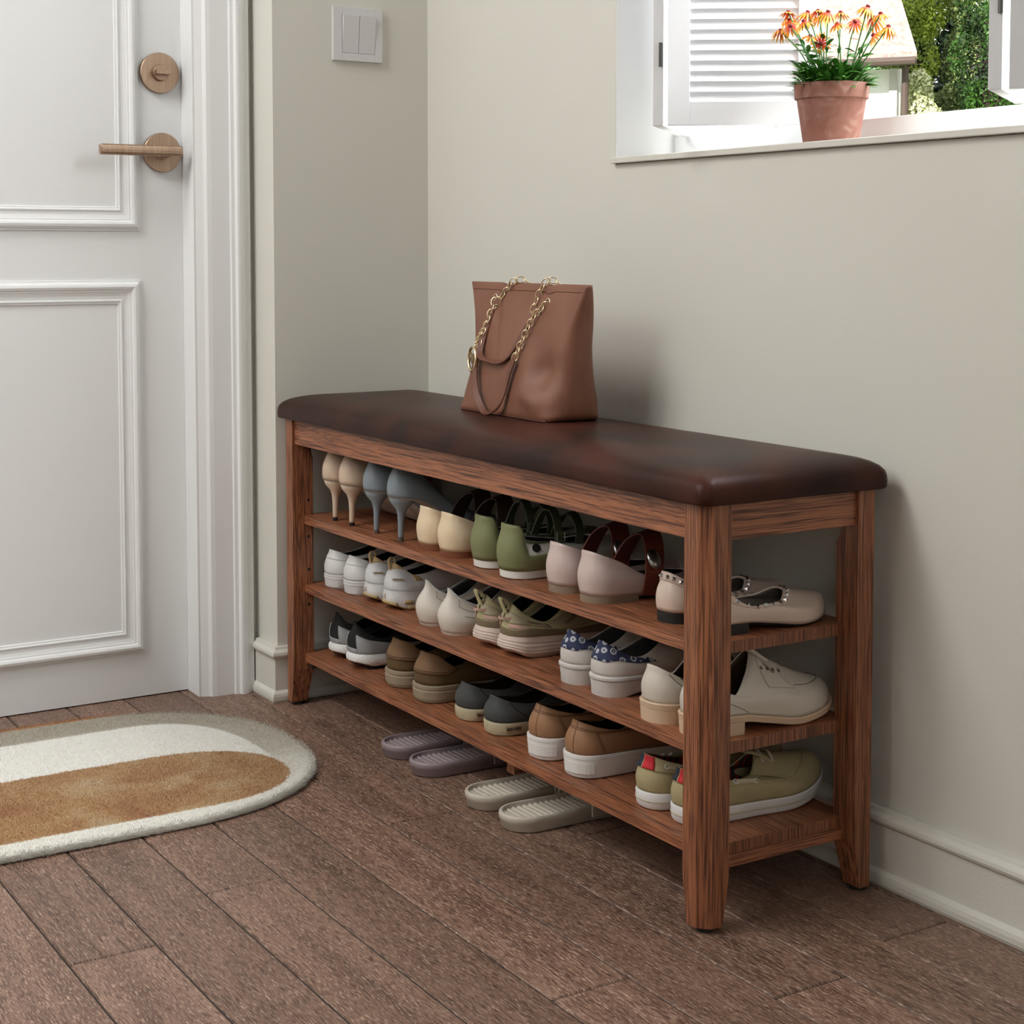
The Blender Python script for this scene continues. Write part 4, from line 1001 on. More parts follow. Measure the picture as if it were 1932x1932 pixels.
# --- charcoal canvas shoes with lettering
def canvas():
    t = root('canvas_shoe'); mu = pm('charcoal_canvas', (70, 72, 72), .85, var=.06, bump=.2, bscale=900); so = pm('canvas_sole', (178, 168, 140), .7, var=.07, nscale=120); li = pm('canvas_lining', (64, 50, 36), .8); ln = pm('canvas_seam', (30, 30, 30), .8)
    s = Shoe(L=.210, hh=.0275, wa=.0285, ba=.0335, toe=.029, zb=((0, .0185), (.5, .0175), (1, .0165)), open_=((0, .0535), (.22, .045), (.55, .041), (.8, .050), (1, .066)), yo=(.007, .108), wo=((0, .020), (.5, .024), (1, .016)), bulge=.004, tb=.62, spring=.005)
    s.upper('upper', [mu, li], t); s.insole(li, t)
    s.sole('sole', so, t, [(0, -.003), (.08, -.0002), (.3, .0012), (.9, .0022), (1, .0012)])
    for sg in (1, -1): MB().tube([s.P(sg*(1.02-.22*sm(0, 1, i/12)), i/12)+s.nrm(sg*1.0, i/12)*.0003 for i in range(13)], .0006, 5).build('seam', ln, t)
    s_ = []
    lab = pm('sole_label', (172, 150, 120), .6); V = []; F = []; n = 10
    for i in range(n+1):
        a = .52+.36*i/n
        for z in (.0060, .0150): x, y, q = s.O(a, .0030); V.append((x, y, z))
    for i in range(n): F.append((2*i, 2*i+2, 2*i+3, 2*i+1))
    o = mesh_obj('sole_label', V, F, lab, t); md = o.modifiers.new('th', 'SOLIDIFY'); md.thickness = .0022; md.offset = -1
    a0, a1 = s.O(.56, .0034), s.O(.84, .0034); mx, my = (a0[0]+a1[0])/2, (a0[1]+a1[1])/2; ang = math.atan2(a1[1]-a0[1], a1[0]-a0[0])
    text('sole_lettering', 'SEAVEES', .0058, M_black, t, Matrix.Translation((mx+.0006, my, .0105)) @ Matrix.Rotation(ang, 4, 'Z') @ Matrix.Rotation(radians(90), 4, 'X') @ Matrix.Scale(1.0, 4), .0008)
    tongue(s, mu, t); laces(s, mu, t)
    return t
t = canvas(); place(t, 'charcoal canvas shoes', Z3, [(-.6125, .0445, 'charcoal canvas shoe with cream sole beside the brown sneakers'), (-.5305, .0435, 'charcoal canvas shoe with lettering on its sole beside the tan slip-ons')])

# --- tan slip-ons
def slipon():
    t = root('slip_on_shoe'); mu = pm('tan_leather', (152, 112, 80), .6, var=.04); so = pm('slip_on_sole', (222, 220, 217), .5, var=.01); li = pm('slip_on_lining', (30, 22, 16), .9); st = pm('tan_stitch', (96, 66, 44), .8); wl = pm('sole_stitch', (180, 178, 174), .6)
    s = Shoe(L=.215, hh=.0285, wa=.0300, ba=.0350, toe=.031, zb=((0, .0305), (.5, .0290), (1, .0260)), open_=((0, .0715), (.25, .063), (.55, .058), (.8, .064), (1, .074)), yo=(.009, .100), wo=((0, .0195), (.5, .024), (1, .016)), bulge=.003, tb=.65, spring=.004)
    s.upper('upper', [mu, li], t); s.insole(li, t)
    s.sole('sole', so, t, [(0, -.003), (.05, .0), (.12, .0008), (.94, .0030), (.98, .0026), (1, .0010)])
    mb = MB(); P = lambda a, v: s.P(a, v)+s.nrm(a, v)*.0003
    for v in (.74, .79): mb.tube([P(a, v) for a in [-2.4+4.8*i/60 for i in range(61)]], .00045, 4)
    for sg in (1, -1):
        for a in (.80, .84): mb.tube([P(sg*a, .02+.72*i/10) for i in range(11)], .0004, 4)
    mb.tube([P(.12, i/10) for i in range(11)], .0003, 4)
    mb.build('stitching', st, t)
    MB().tube([(lambda p: (p[0], p[1], s.zbf(p[2])*.84+s.spr(p[2])))(s.O(th, .0028)) for th in s.ths()], .0003, 4, closed=True).build('sole_stitching', wl, t)
    mb = MB(); V = []; F = []
    for i in range(9):
        a = -.1+.72*i/8
        for z in (.007, .0205): x, y, q = s.O(a, .0030); V.append((x, y, z))
    for i in range(8): F.append((2*i, 2*i+2, 2*i+3, 2*i+1))
    o = mesh_obj('heel_label', V, F, so, t); md = o.modifiers.new('th', 'SOLIDIFY'); md.thickness = .0022; md.offset = -1
    return t
t = slipon(); place(t, 'tan slip-on shoes', Z3, [(-.4055, .037, 'tan slip-on shoe with thick white sole beside the charcoal canvas pair'), (-.3185, .037, 'tan slip-on shoe with thick white sole beside the khaki boat shoes')])

# --- khaki boat shoes
def boat():
    t = root('boat_shoe'); mu = pm('khaki_canvas', (172, 160, 122), .85, var=.05, bump=.35, bscale=800); so = pm('boat_sole', (222, 222, 222), .5, var=.01); lc = pm('boat_lace', (196, 188, 166), .6); wh = pm('boat_eyelet', (224, 224, 220), .4); red = pm('heel_red', (196, 30, 44), .7); nav = pm('heel_navy', (38, 42, 62), .7); gl = pm('sole_line', (186, 180, 158), .6); ln = pm('boat_seam', (140, 128, 96), .8)
    m, nt, b = newmat('plaid_lining'); co = objcoord(nt)
    w1 = N(nt, 'ShaderNodeTexWave', i_Scale=28.0); w1.bands_direction = 'Y'; nt.links.new(co, w1.inputs['Vector']); r1 = ramp(nt, [(0.0, rgb(150, 26, 24)), (0.45, rgb(150, 26, 24)), (0.5, rgb(130, 90, 40)), (0.75, rgb(60, 30, 60)), (0.9, rgb(20, 60, 50))]); nt.links.new(w1.outputs[0], r1.inputs[0]); nt.links.new(r1.outputs[0], b.inputs['Base Color']); b.inputs['Roughness'].default_value = .85
    s = Shoe(L=.216, hh=.0270, wa=.0285, ba=.0345, toe=.032, zb=((0, .0215), (.5, .0190), (1, .0180)), open_=((0, .0645), (.25, .055), (.55, .047), (.80, .049), (1, .068)), yo=(.007, .112), wo=((0, .020), (.5, .0245), (.85, .020), (1, .012)), bulge=.004, tb=.62, spring=.018, tpow=2.3)
    s.upper('upper', [mu, m], t, nv=16); s.insole(m, t)
    s.sole('sole', so, t, [(0, -.0045), (.06, -.001), (.2, .0010), (.92, .0022), (1, .0012)])
    MB().tube([(lambda p: (p[0], p[1], s.zbf(p[2])*.52+s.spr(p[2])))(s.O(th, .0014)) for th in s.ths()], .0012, 6, closed=True).build('sole_line', gl, t)
    s.patch('collar_band', mu, t, -2.1, 2.1, lambda a: .60-.08*sm(1.0, 2.0, abs(a)), 1.0, .0012, nt=60)
    for c, a0, a1 in ((nav, -.36, -.05), (red, .0, .36)): s.patch('heel_stripe', c, t, a0, a1, .62, .99, .0024, nt=6)
    for sg in (1, -1):
        P = lambda a, v, o=.0016: s.P(sg*a, v)+s.nrm(sg*a, v)*o
        for a0, a1, v0, v1 in ((.72, 1.20, .80, .78), (1.36, 1.66, .74, .68)):
            MB().ribbon([P(a0+(a1-a0)*i/8, v0+(v1-v0)*i/8, .0020) for i in range(9)], (0, 0, 1), .0050, .0016).build('side_lace', lc, t)
            for a, v in ((a0, v0), (a1, v1)):
                c = P(a, v, .0018); n = s.nrm(sg*a, v); u = n.cross(Vector((0, 0, 1))).normalized(); w = n.cross(u)
                MB().tube([c+u*.0029*cos(k*pi/6)+w*.0029*sin(k*pi/6) for k in range(12)], .0008, 6, closed=True).build('eyelet', wh, t)
        for x, y in ((.0125, s.yo[1]+.006), (.0135, s.yo[1]+.021)):
            c = Vector((sg*x, y, topz(s, sg*x, y)+.0012)); n = Vector((sg*.55, .35, .75)).normalized(); u = n.cross(Vector((0, 0, 1))).normalized(); w = n.cross(u)
            MB().tube([c+u*.0024*cos(k*pi/6)+w*.0024*sin(k*pi/6) for k in range(12)], .0007, 6, closed=True).build('eyelet', wh, t)
    mb = MB()
    for x, y in ((.0125, s.yo[1]+.006), (.0135, s.yo[1]+.021)):
        A = Vector((x, y, topz(s, x, y)+.0014)); B = Vector((-x, y, topz(s, -x, y)+.0014)); Mv = Vector((0, y-.003, topz(s, 0, y)+.0040))
        mb.ribbon(spline([A, Mv+Vector((.007, 0, -.0008)), Mv-Vector((.007, 0, .0008)), B], 6), (0, 1, 0), .0038, .0014)
    mb.build('laces', lc, t); tongue(s, mu, t, w=.016, up=.006, back=.022)
    mb = MB()
    for sg in (1, -1): mb.tube([s.P(sg*.95, .02+.56*i/8)+s.nrm(sg*.95, .3)*.0003 for i in range(9)], .0004, 4)
    mb.tube([s.P(a, .50)+s.nrm(a, .5)*.0004 for a in [2.30+(2*pi-4.6)*i/30 for i in range(31)]], .0005, 4)
    mb.build('seams', ln, t)
    return t
t = boat(); place(t, 'khaki boat shoes', Z3, [(-.1725, .0435, 'khaki boat shoe with white sole beside the tan slip-ons'), (-.1060, .046, 'khaki boat shoe at the right end of the bottom shelf')])

# --- bath slides on the floor
def slide(c, n_):
    t = root('slide_sandal', 'sandal'); m = pm('slide_rubber_'+n_, c, .42, var=.015)
    s = Shoe(L=.262, hh=.0335, wa=.0330, ba=.0395, toe=.036, zb=((0, .022), (1, .021)), spring=.004, hpow=2.1, tpow=2.1, skew=.003)
    s.hw_end = 1
    rs = []
    for z, off in ((0, -.004), (.002, -.001), (.0110, .0), (.0122, .0014), (.0185, .0018), (.0210, .0006), (.0218, -.0015), (.0210, -.0036), (.0150, -.0050), (.0140, -.0060)):
        ring = []
        for th in s.ths():
            x, y, q = s.O(th, off); ring.append((x, y, z+s.spr(q)))
        rs.append(ring)
    b = MB(); b.rings(rs, True, True); body = auto(b.build('footbed', m, t), 50)
    rb = MB(); y = .013
    while y < .245:
        q = y/s.L; w = s.hw(q)-.0068
        if w > .006:
            z = .0140+s.spr(q); k = []
            for xx in (-w+s.skew*sin(pi*q), w+s.skew*sin(pi*q)):
                k.append([(xx, y+.0034*cos(pi*i/6), z+.0040*sin(pi*i/6)) for i in range(7)])
            rb.rings(k)
        y += .0086
    rb.build('ridges', m, t, smooth=False)
    pts = []
    rs = []
    for i in range(13):
        a = pi*i/12; x = -.0430*cos(a); z = .008+.054*sin(a)**.8
        yc0, yc1 = .112+.004*sin(a), .192-.012*sin(a)
        tk = .0035; rs.append([(x*(1-tk/.05), yc0, z-tk*sin(a)), (x, yc0, z), (x, yc1, z-.008*sin(a)), (x*(1-tk/.05), yc1, z-tk*sin(a)-.008*sin(a))])
    MB().rings(rs).build('strap', m, t, bevel=.001)
    return t
t = slide((146, 132, 136), 'lilac'); place(t, 'lilac slide sandals', 0.0, [(-.7615, .002, 'lilac slide sandal, the left one of its pair under the bench'), (-.6665, -.0015, 'lilac slide sandal, the right one of its pair under the bench')])
t = slide((196, 188, 174), 'beige'); place(t, 'beige slide sandals', 0.0, [(-.5010, -.0045, 'pale beige slide sandal, the left one of its pair under the bench'), (-.4055, -.0085, 'pale beige slide sandal, the right one of its pair under the bench')])

# ------------------------------------------------------------ handbag on the seat
def handbag():
    t = thing('handbag', 'brown grained leather tote bag with gold chain handles standing on the seat', 'bag')
    zb, zt = 0.5222, 0.7112
    # columns: z, x left, x right, y front, y back, roundness
    st = [(0.0, -.722, -.4820, .1070, .1960, .012), (.03, -.728, -.4720, .1055, .1975, .022), (.10, -.727, -.4680, .1065, .1970, .030), (.25, -.723, -.4640, .1110, .1900, .030), (.5, -.716, -.4590, .1200, .1780, .022), (.75, -.7240, -.4490, .1310, .1690, .013), (.92, -.7370, -.4400, .1395, .1590, .0065), (1.0, -.7450, -.4360, .1430, .1535, .004)]
    fs = [ip([(r[0], r[k]) for r in st]) for k in range(1, 6)]
    rs = []; nz = 44
    def ring(f, inner=0.0):
        x0, x1, y0, y1, r = [g(f) for g in fs]; x0 += inner; x1 -= inner; y0 += inner; y1 -= inner; r = max(r-inner, .001); out = []
        side = []
        n1, n2, nc = 34, 8, 5
        def seg(ax, ay, bx, by, n): return [(ax+(bx-ax)*i/n, ay+(by-ay)*i/n) for i in range(n)]
        side += seg(x0+r, y0, x1-r, y0, n1); side += [(x1-r+r*cos(a), y0+r+r*sin(a)) for a in [-pi/2+pi/2*i/nc for i in range(nc)]]
        side += seg(x1, y0+r, x1, y1-r, n2); side += [(x1-r+r*cos(a), y1-r+r*sin(a)) for a in [pi/2*i/nc for i in range(nc)]]
        side += seg(x1-r, y1, x0+r, y1, n1); side += [(x0+r+r*cos(a), y1-r+r*sin(a)) for a in [pi/2+pi/2*i/nc for i in range(nc)]]
        side += seg(x0, y1-r, x0, y0+r, n2); side += [(x0+r+r*cos(a), y0+r+r*sin(a)) for a in [pi+pi/2*i/nc for i in range(nc)]]
        z = zb+(zt-zb)*f
        for x, y in side:
            dz = 0
            u = (x-x0)/(x1-x0); front = y < (y0+y1)/2; amp = sin(pi*min(f*1.15, 1))
            wt = sm(0, 1, ((y0+y1)/2-y)/((y0+y1)/2-y0)) if front else 0
            if front:   # slack leather: a soft centre fold, a dent and a pushed-out corner low on the right
                y += wt*(.0035*amp*sin(u*7.0+f*3)-.008*math.exp(-((u-.80)/.10)**2-((f-.16+ (u-.8)*.5)/.09)**2)+.012*math.exp(-((u-.83)/.10)**2-((f-.36)/.12)**2)-.0035*math.exp(-((u-.70)/.05)**2-((f-.28-(u-.7)*.6)/.20)**2))
                y += wt*.004*math.exp(-((u-.38+.12*f)/.015)**2)*sm(.1, .6, f)
            if f > .93: dz = -.0035*sm(.25, .30, u)*(1-sm(.33, .36, u))-.0030*sm(.66, .69, u)*(1-sm(.72, .76, u))
            out.append((x, y, z+dz))
        return out
    b = MB(); rs = [ring(0)]; rs += [ring(j/nz) for j in range(1, nz+1)]
    rs += [ring(1.0, .0022), ring(.97, .0030), ring(.90, .0050)]
    b.rings(rs, True, True); body = b.build('bag_body', M_bag, t, smooth=True)
    seam = pm('bag_seam', (92, 56, 42), .7)
    MB().tube([Vector(p)+Vector((0, -.0004, 0)) for p in ring(.945)[:36]], .0004, 4).build('seam', seam, t)
    MB().tube([Vector(p)+Vector((0, -.0008, 0)) for p in ring(0.008)[:37]], .0010, 5).build('seam', seam, t)
    def chain(name, pts, n, w=.0044, r=.0009, parent=None):
        P = spline(pts, 10); Ls = [0]
        for a, c in zip(P, P[1:]): Ls.append(Ls[-1]+(c-a).length)
        tot = Ls[-1]; mb = MB(); pitch = tot/n
        for i in range(n):
            sdist = (i+.5)*pitch
            k = max(j for j in range(len(Ls)) if Ls[j] <= sdist); k = min(k, len(P)-2); q = P[k]+(P[k+1]-P[k])*((sdist-Ls[k])/max(Ls[k+1]-Ls[k], 1e-9)); d = (P[k+1]-P[k]).normalized()
            u = d.cross(Vector((0, -1, 0))).normalized(); v = d.cross(u)
            ang = .25 if i % 2 else -.75; wv = u*cos(ang)+v*sin(ang); hl = pitch*.5+r*2.0
            mb.tube([q+d*hl*cos(2*pi*j/14)+wv*w*sin(2*pi*j/14) for j in range(14)], r, 6, closed=True)
        return mb.build(name, M_gold, parent or t, smooth=True)
    c1l = [(-.600, .158, .7085), (-.6050, .150, .7150), (-.6120, .142, .7155), (-.6200, .1385, .7120), (-.6330, .1385, .7020), (-.6475, .1375, .6910), (-.6600, .1345, .6810)]
    c1r = [(-.5180, .158, .7080), (-.5240, .150, .7150), (-.5330, .142, .7155), (-.5420, .1385, .7050), (-.5510, .1365, .6890), (-.5558, .1335, .6741), (-.5582, .1305, .6600)]
    c2r = [(-.5243, .1365, .6846), (-.5335, .1315, .6762), (-.5437, .1270, .6656), (-.5540, .1205, .6444), (-.5620, .1140, .6218), (-.5680, .1085, .6040)]
    c2l = [(-.6660, .1375, .6877), (-.6645, .1300, .6700), (-.6670, .1240, .6500), (-.6720, .1185, .6300), (-.6760, .1140, .6080)]
    chain('handle_chain', c1l, 7); chain('handle_chain', c1r, 8); chain('handle_chain', c2r, 11); chain('handle_chain', c2l, 9)
    s1 = [(-.6605, .1335, .6809), (-.6664, .1260, .6513), (-.6700, .1175, .6242), (-.6680, .1120, .6095), (-.6560, .1075, .6030), (-.6396, .1062, .6000), (-.6084, .1082, .5985), (-.5890, .1125, .6078), (-.5768, .1205, .6285), (-.5600, .1290, .6568)]
    s2 = [(-.6765, .1130, .6062), (-.6715, .1060, .5818), (-.6560, .0990, .5522), (-.6324, .0955, .5295), (-.6180, .0940, .5250), (-.6050, .0935, .5270), (-.5900, .0960, .5360), (-.5816, .1010, .5537), (-.5735, .1040, .5841), (-.5665, .1075, .6047)]
    for pts in (s1, s2):
        P = spline(pts, 8); wd = []
        for i in range(len(P)):
            k = i/(len(P)-1); tg = (P[min(i+1, len(P)-1)]-P[max(i-1, 0)]).normalized()
            nn = Vector((0, -1, .2)); tw = 1.15*sin(pi*k)**2   # the strap turns edge-on where it bends round the bottom
            a = tg.cross(nn).normalized(); wd.append(a*cos(tw)+nn.normalized()*sin(tw))
        MB().ribbon(P, wd, .0095, .0022).build('handle_strap', M_strap, t, bevel=.0004)
    for x, y, z in ((-.6660, .1392, .6877), (-.5243, .1382, .6850)):
        g = MB().tube([(x+.0052*cos(2*pi*k/24), y-.0005, z+.0062*sin(2*pi*k/24)) for k in range(24)], .0011, 6, closed=True).build('grommet', M_gold, t, smooth=True)
        MB().lathe([(.0046, -.0003), (.0046, .0006)], (x, y-.0003, z), 20, axis='y').build('grommet_hole', M_black, g)
    chain('charm_chain', [(-.6540, .1330, .6780), (-.6655, .1290, .6620), (-.6775, .1240, .6431), (-.6862, .1190, .6272), (-.6872, .1170, .6190)], 19, w=.0022, r=.0006)
    c = Vector((-.6865, .1105, .5985)); nrm = Vector((-.22, -.97, .05)).normalized(); up = Vector((.22, .05, 1)); up = (up-nrm*up.dot(nrm)).normalized(); sd = up.cross(nrm)
    R0 = .0175
    md = MB(); md.tube([c+up*R0*1.0*cos(2*pi*k/40)+sd*R0*sin(2*pi*k/40) for k in range(40)], .0023, 8, closed=True); med = md.build('charm', M_gold, t, smooth=True)
    Mx = Matrix((( sd.x, up.x, nrm.x, c.x), (sd.y, up.y, nrm.y, c.y), (sd.z, up.z, nrm.z, c.z), (0, 0, 0, 1))) 
    text('charm_letters', 'MK', .022, M_gold, med, Mx @ Matrix.Scale(.80, 4, (1, 0, 0)), .0010)
    MB().tube([(-.6872, .1168, .6200), (-.6862, .1160, .6165)], .0016, 8).build('charm_link', M_gold, med)
handbag()

# ------------------------------------------------------------ flower pot
def plant():
    px, py, pz = -.1615, .3255, .8926
    t = thing('potted_plant', 'terracotta flower pot with orange and yellow flowers standing on the window sill', 'flower pot')
    m, nt, b = newmat('terracotta'); co = objcoord(nt)
    n = N(nt, 'ShaderNodeTexNoise', i_Scale=38.0, i_Detail=6.0, i_Distortion=1.0); nt.links.new(co, n.inputs['Vector'])
    r = ramp(nt, [(0.35, rgb(132, 86, 72)), (0.55, rgb(142, 98, 84)), (0.75, rgb(168, 134, 120))]); nt.links.new(n.outputs[0], r.inputs[0]); nt.links.new(r.outputs[0], b.inputs['Base Color']); b.inputs['Roughness'].default_value = .85
    pot = MB().lathe([(.0335, 0), (.0350, .0005), (.0432, .0545), (.0458, .0550), (.0470, .0730), (.0462, .0738), (.0425, .0736), (.0418, .055), (.0330, .006)], (px, py, pz), 56).build('pot', m, t)
    auto(pot, 30)
    MB().lathe([(.0005, .0665), (.0422, .0660)], (px, py, pz), 32).build('soil', pm('soil', (60, 42, 30), .95), t)
    gs = pm('stem_green', (62, 122, 58), .5); gl = pm('leaf_green', (66, 118, 38), .45, var=.3, nscale=40); yel = None
    fm, nt, b = newmat('petal'); at = N(nt, 'ShaderNodeAttribute', attribute_name='pt', attribute_type='GEOMETRY'); sp = N(nt, 'ShaderNodeSeparateColor'); nt.links.new(at.outputs['Color'], sp.inputs[0])
    r = ramp(nt, [(0.0, rgb(190, 24, 12)), (0.45, rgb(222, 62, 18)), (0.68, rgb(240, 140, 30)), (1, rgb(246, 198, 52))]); nt.links.new(sp.outputs[0], r.inputs[0]); nt.links.new(r.outputs[0], b.inputs['Base Color']); b.inputs['Roughness'].default_value = .6
    cm = pm('flower_centre', (120, 22, 22), .6, var=.4, nscale=900)
    fl = [(-.2370, .3193, 1.0649), (-.2606, .3377, 1.0602), (-.2431, .3272, 1.0563), (-.2248, .3412, 1.0650), (-.2062, .3425, 1.0646), (-.2204, .3089, 1.0449), (-.1923, .3058, 1.0471), (-.2156, .3552, 1.0606), (-.2531, .3206, 1.0435), (-.1627, .3191, 1.0564), (-.1780, .3547, 1.0599), (-.1617, .3332, 1.0429), (-.1518, .3552, 1.0459), (-.1078, .3336, 1.0572), (-.1067, .3433, 1.0446), (-.0755, .3240, 1.0440), (-.1064, .3431, 1.0233), (-.0959, .3571, 1.0331), (-.1938, .3364, 1.0220), (-.2287, .3495, 1.0355)]
    rng = random.Random(4)
    stems = MB(); V = []; F = []
    def leaf(p, d, ln, wd):
        d = Vector(d).normalized(); s_ = d.cross(Vector((0, 0, 1))); s_ = s_.normalized() if s_.length > .1 else Vector((1, 0, 0)); s_ = (s_+Vector((0, 0, rng.uniform(-.5, .5)))).normalized()
        k = len(V); q = [(0, .12), (.25, .8), (.5, 1), (.75, .7), (1, 0.02)]
        for f, w in q:
            c = Vector(p)+d*ln*f+Vector((0, 0, -ln*.35*f*f)); V.append(c-s_*wd*w); V.append(c+s_*wd*w)
        for i in range(4): F.append((k+2*i, k+2*i+1, k+2*i+3, k+2*i+2))
    for i, (x, y, z) in enumerate(fl):
        a = math.atan2(y-py, x-px); rr = rng.uniform(.006, .026); b0 = Vector((px+rr*cos(a), py+rr*sin(a), pz+.066)); e = Vector((x, y, z-.001))
        mid = (b0+e)/2+Vector((rng.uniform(-.004, .004), rng.uniform(-.004, .004), .006))
        P = spline([b0, mid, e], 6); stems.tube(P, .00085, 6)
        for j in range(7):
            f = rng.uniform(.05, .62); p = P[int(f*12)]; an = rng.uniform(0, 2*pi); leaf(p, (cos(an), sin(an), rng.uniform(.3, 1.1)), rng.uniform(.014, .026), rng.uniform(.0022, .0036))
        # flower: drooping narrow petals round a dark cone
        tilt = Vector((rng.uniform(-.35, .35), rng.uniform(-.35, .35), 1)); 
        if i in (5, 14, 12): tilt = Vector((.45, -.75, .6))
        if i in (18,): tilt = Vector((.7, -.8, .1))
        if i in (16,): tilt = Vector((-.5, -.4, .6))
        tilt.normalize(); u = tilt.cross(Vector((0, 1, 0))).normalized(); v = tilt.cross(u)
        pv = []; pf = []; pc = []; n = 17; droop = rng.uniform(.5, 1.1) if i not in (18,) else .1
        R = rng.uniform(.0118, .0148)
        for k in range(n):
            an = 2*pi*k/n+rng.uniform(-.08, .08); d = u*cos(an)+v*sin(an); sdir = tilt.cross(d); L_ = R*rng.uniform(.85, 1.1); k0 = len(pv)
            for f, w in ((.15, .35), (.45, .8), (.75, 1.0), (1.0, .35)):
                c = e+tilt*.0005+d*L_*f-tilt*L_*droop*f*f; pv.append(c-sdir*.00130*w); pv.append(c+sdir*.00130*w); pc += [f, f]
            for j in range(3): pf.append((k0+2*j, k0+2*j+1, k0+2*j+3, k0+2*j+2))
        o = mesh_obj('flower', pv, pf, fm, t); att = o.data.attributes.new('pt', 'FLOAT_COLOR', 'POINT'); att.data.foreach_set('color', [q for f in pc for q in (f, f, f, 1)])
        c = MB(); c.rings([[e+tilt*h+u*r_*cos(2*pi*k/12)+v*r_*sin(2*pi*k/12) for k in range(12)] for r_, h in ((.0018, -.0005), (.0030, .0008), (.0028, .0022), (.0014, .0032))]); c.build('flower_centre', cm, o, smooth=True)
    for i in range(420):
        a = rng.uniform(0, 2*pi); rr = .040*sqrt(rng.random()); p = (px+rr*cos(a), py+rr*sin(a), pz+.066+rng.uniform(0, .022)); a2 = a+rng.uniform(-1, 1)
        leaf(p, (cos(a2), sin(a2), rng.uniform(.25, 1.6)), rng.uniform(.018, .038), rng.uniform(.0022, .0040))
    stems.build('stems', gs, t, smooth=True)
    mesh_obj('leaves', V, F, gl, t)
plant()

# ------------------------------------------------------------ garden and house outside
gm = pm('lawn_green', (96, 120, 60), .9, var=.3, nscale=4)
tag(MB().box(-30, 12, 0.60, 40, -.6, -.4).build('ground', gm), kind='structure')
def house():
    t = thing('house', 'white half-timbered cottage with a pale tiled roof beyond the window', 'house')
    wl = pm('render_white', (236, 234, 228), .9, var=.03, nscale=3); tm = pm('timber_grey', (196, 190, 184), .8); dk = pm('gutter_dark', (84, 68, 60), .7); gls = pm('curtain_glass', (150, 152, 152), .3)
    m, nt, b = newmat('roof_tiles'); co = objcoord(nt, (3, 9, 9)); n = N(nt, 'ShaderNodeTexNoise', i_Scale=3.0, i_Detail=4.0); nt.links.new(co, n.inputs['Vector'])
    r = ramp(nt, [(0.3, rgb(150, 128, 118)), (0.55, rgb(176, 158, 150)), (0.75, rgb(120, 98, 88))]); nt.links.new(n.outputs[0], r.inputs[0]); nt.links.new(r.outputs[0], b.inputs['Base Color']); b.inputs['Roughness'].default_value = .9
    K = Vector((-7.70, 8.0, 0)); f = Vector((-cos(radians(36)), -sin(radians(36)), 0)); d = Vector((-sin(radians(36)), cos(radians(36)), 0)); Z = Vector((0, 0, 1))
    def bx(mb, u0, u1, d0, d1, z0, z1):
        vs = [K+f*u+d*w+Z*z for z in (z0, z1) for u, w in ((u0, d0), (u0, d1), (u1, d1), (u1, d0))]
        return mb.add(vs, [(0, 1, 2, 3), (7, 6, 5, 4), (0, 4, 5, 1), (1, 5, 6, 2), (2, 6, 7, 3), (3, 7, 4, 0)])
    bx(MB(), 0, 6, 0, .45, -.45, 2.12).build('wall', wl, t)
    q = MB()
    for u in (.02, .42, .95, 1.8, 2.9): bx(q, u, u+.06, -.03, 0, -.4, 2.12)
    bx(q, 0, 6, -.035, 0, 1.62, 1.69); bx(q, 0, 6, -.035, 0, .9, .97)
    q.build('timber_frame', tm, t)
    e0 = K-f*.16-d*.28+Z*2.14; e1 = K+f*6-d*.28+Z*2.14; t0 = K+f*.22+d*.80+Z*2.98; t1 = K+f*6+d*.80+Z*2.98; up = Vector((0, 0, .07))
    MB().add([e0, e1, t1, t0, e0+up, e1+up, t1+up, t0+up], [(0, 1, 2, 3), (7, 6, 5, 4), (4, 5, 1, 0), (5, 6, 2, 1), (6, 7, 3, 2), (7, 4, 0, 3)]).build('roof', m, t)
    MB().tube([e0-d*.04+Z*.0, e1-d*.04+Z*.0], .032, 8).build('gutter', dk, t)
    MB().tube([K-f*.05-d*.10+Z*2.12, K-f*.05-d*.06-Z*.45], .026, 8).build('downpipe', dk, t)
    bx(MB(), .62, 6, .70, 1.5, 2.3, 6.0).build('upper_wall', wl, t)
    for u in (.72, 2.2):
        w = bx(MB(), u, u+.62, .66, .74, 2.62, 3.9).build('window', gls, t)
        fr = MB()
        for q in (u-.05, u+.29, u+.60): bx(fr, q, q+.05, .62, .68, 2.57, 3.95)
        bx(fr, u-.05, u+.65, .62, .68, 2.57, 2.63); fr.build('window_frame', wl, w)
house()
def foliage(cl, n, size, seed):
    rng = np.random.default_rng(seed); Vs = []
    for (cx, cy, cz, rx, ry, rz), k in zip(cl, n):
        d = rng.normal(size=(k, 3)); d /= np.linalg.norm(d, axis=1, keepdims=True); rad = rng.uniform(.72, 1.04, (k, 1)) ; c = d*rad*np.array([rx, ry, rz])+np.array([cx, cy, cz])
        a = rng.normal(size=(k, 3)); a /= np.linalg.norm(a, axis=1, keepdims=True); b = np.cross(a, rng.normal(size=(k, 3))); b /= np.linalg.norm(b, axis=1, keepdims=True)
        s = rng.uniform(.5, 1.0, (k, 1))*size
        Vs.append(np.stack([c-a*s, c+b*s*.5, c+a*s, c-b*s*.5], 1))
    return np.concatenate(Vs)
def quads(name, P, mat, parent):
    n = len(P); me = bpy.data.meshes.new(name); me.vertices.add(4*n); me.vertices.foreach_set('co', P.reshape(-1)); me.loops.add(4*n); me.loops.foreach_set('vertex_index', np.arange(4*n, dtype=np.int32))
    me.polygons.add(n); me.polygons.foreach_set('loop_start', np.arange(0, 4*n, 4, dtype=np.int32)); me.update(calc_edges=True); me.materials.append(mat)
    o = bpy.data.objects.new(name, me); COL.objects.link(o); o.parent = parent; return o
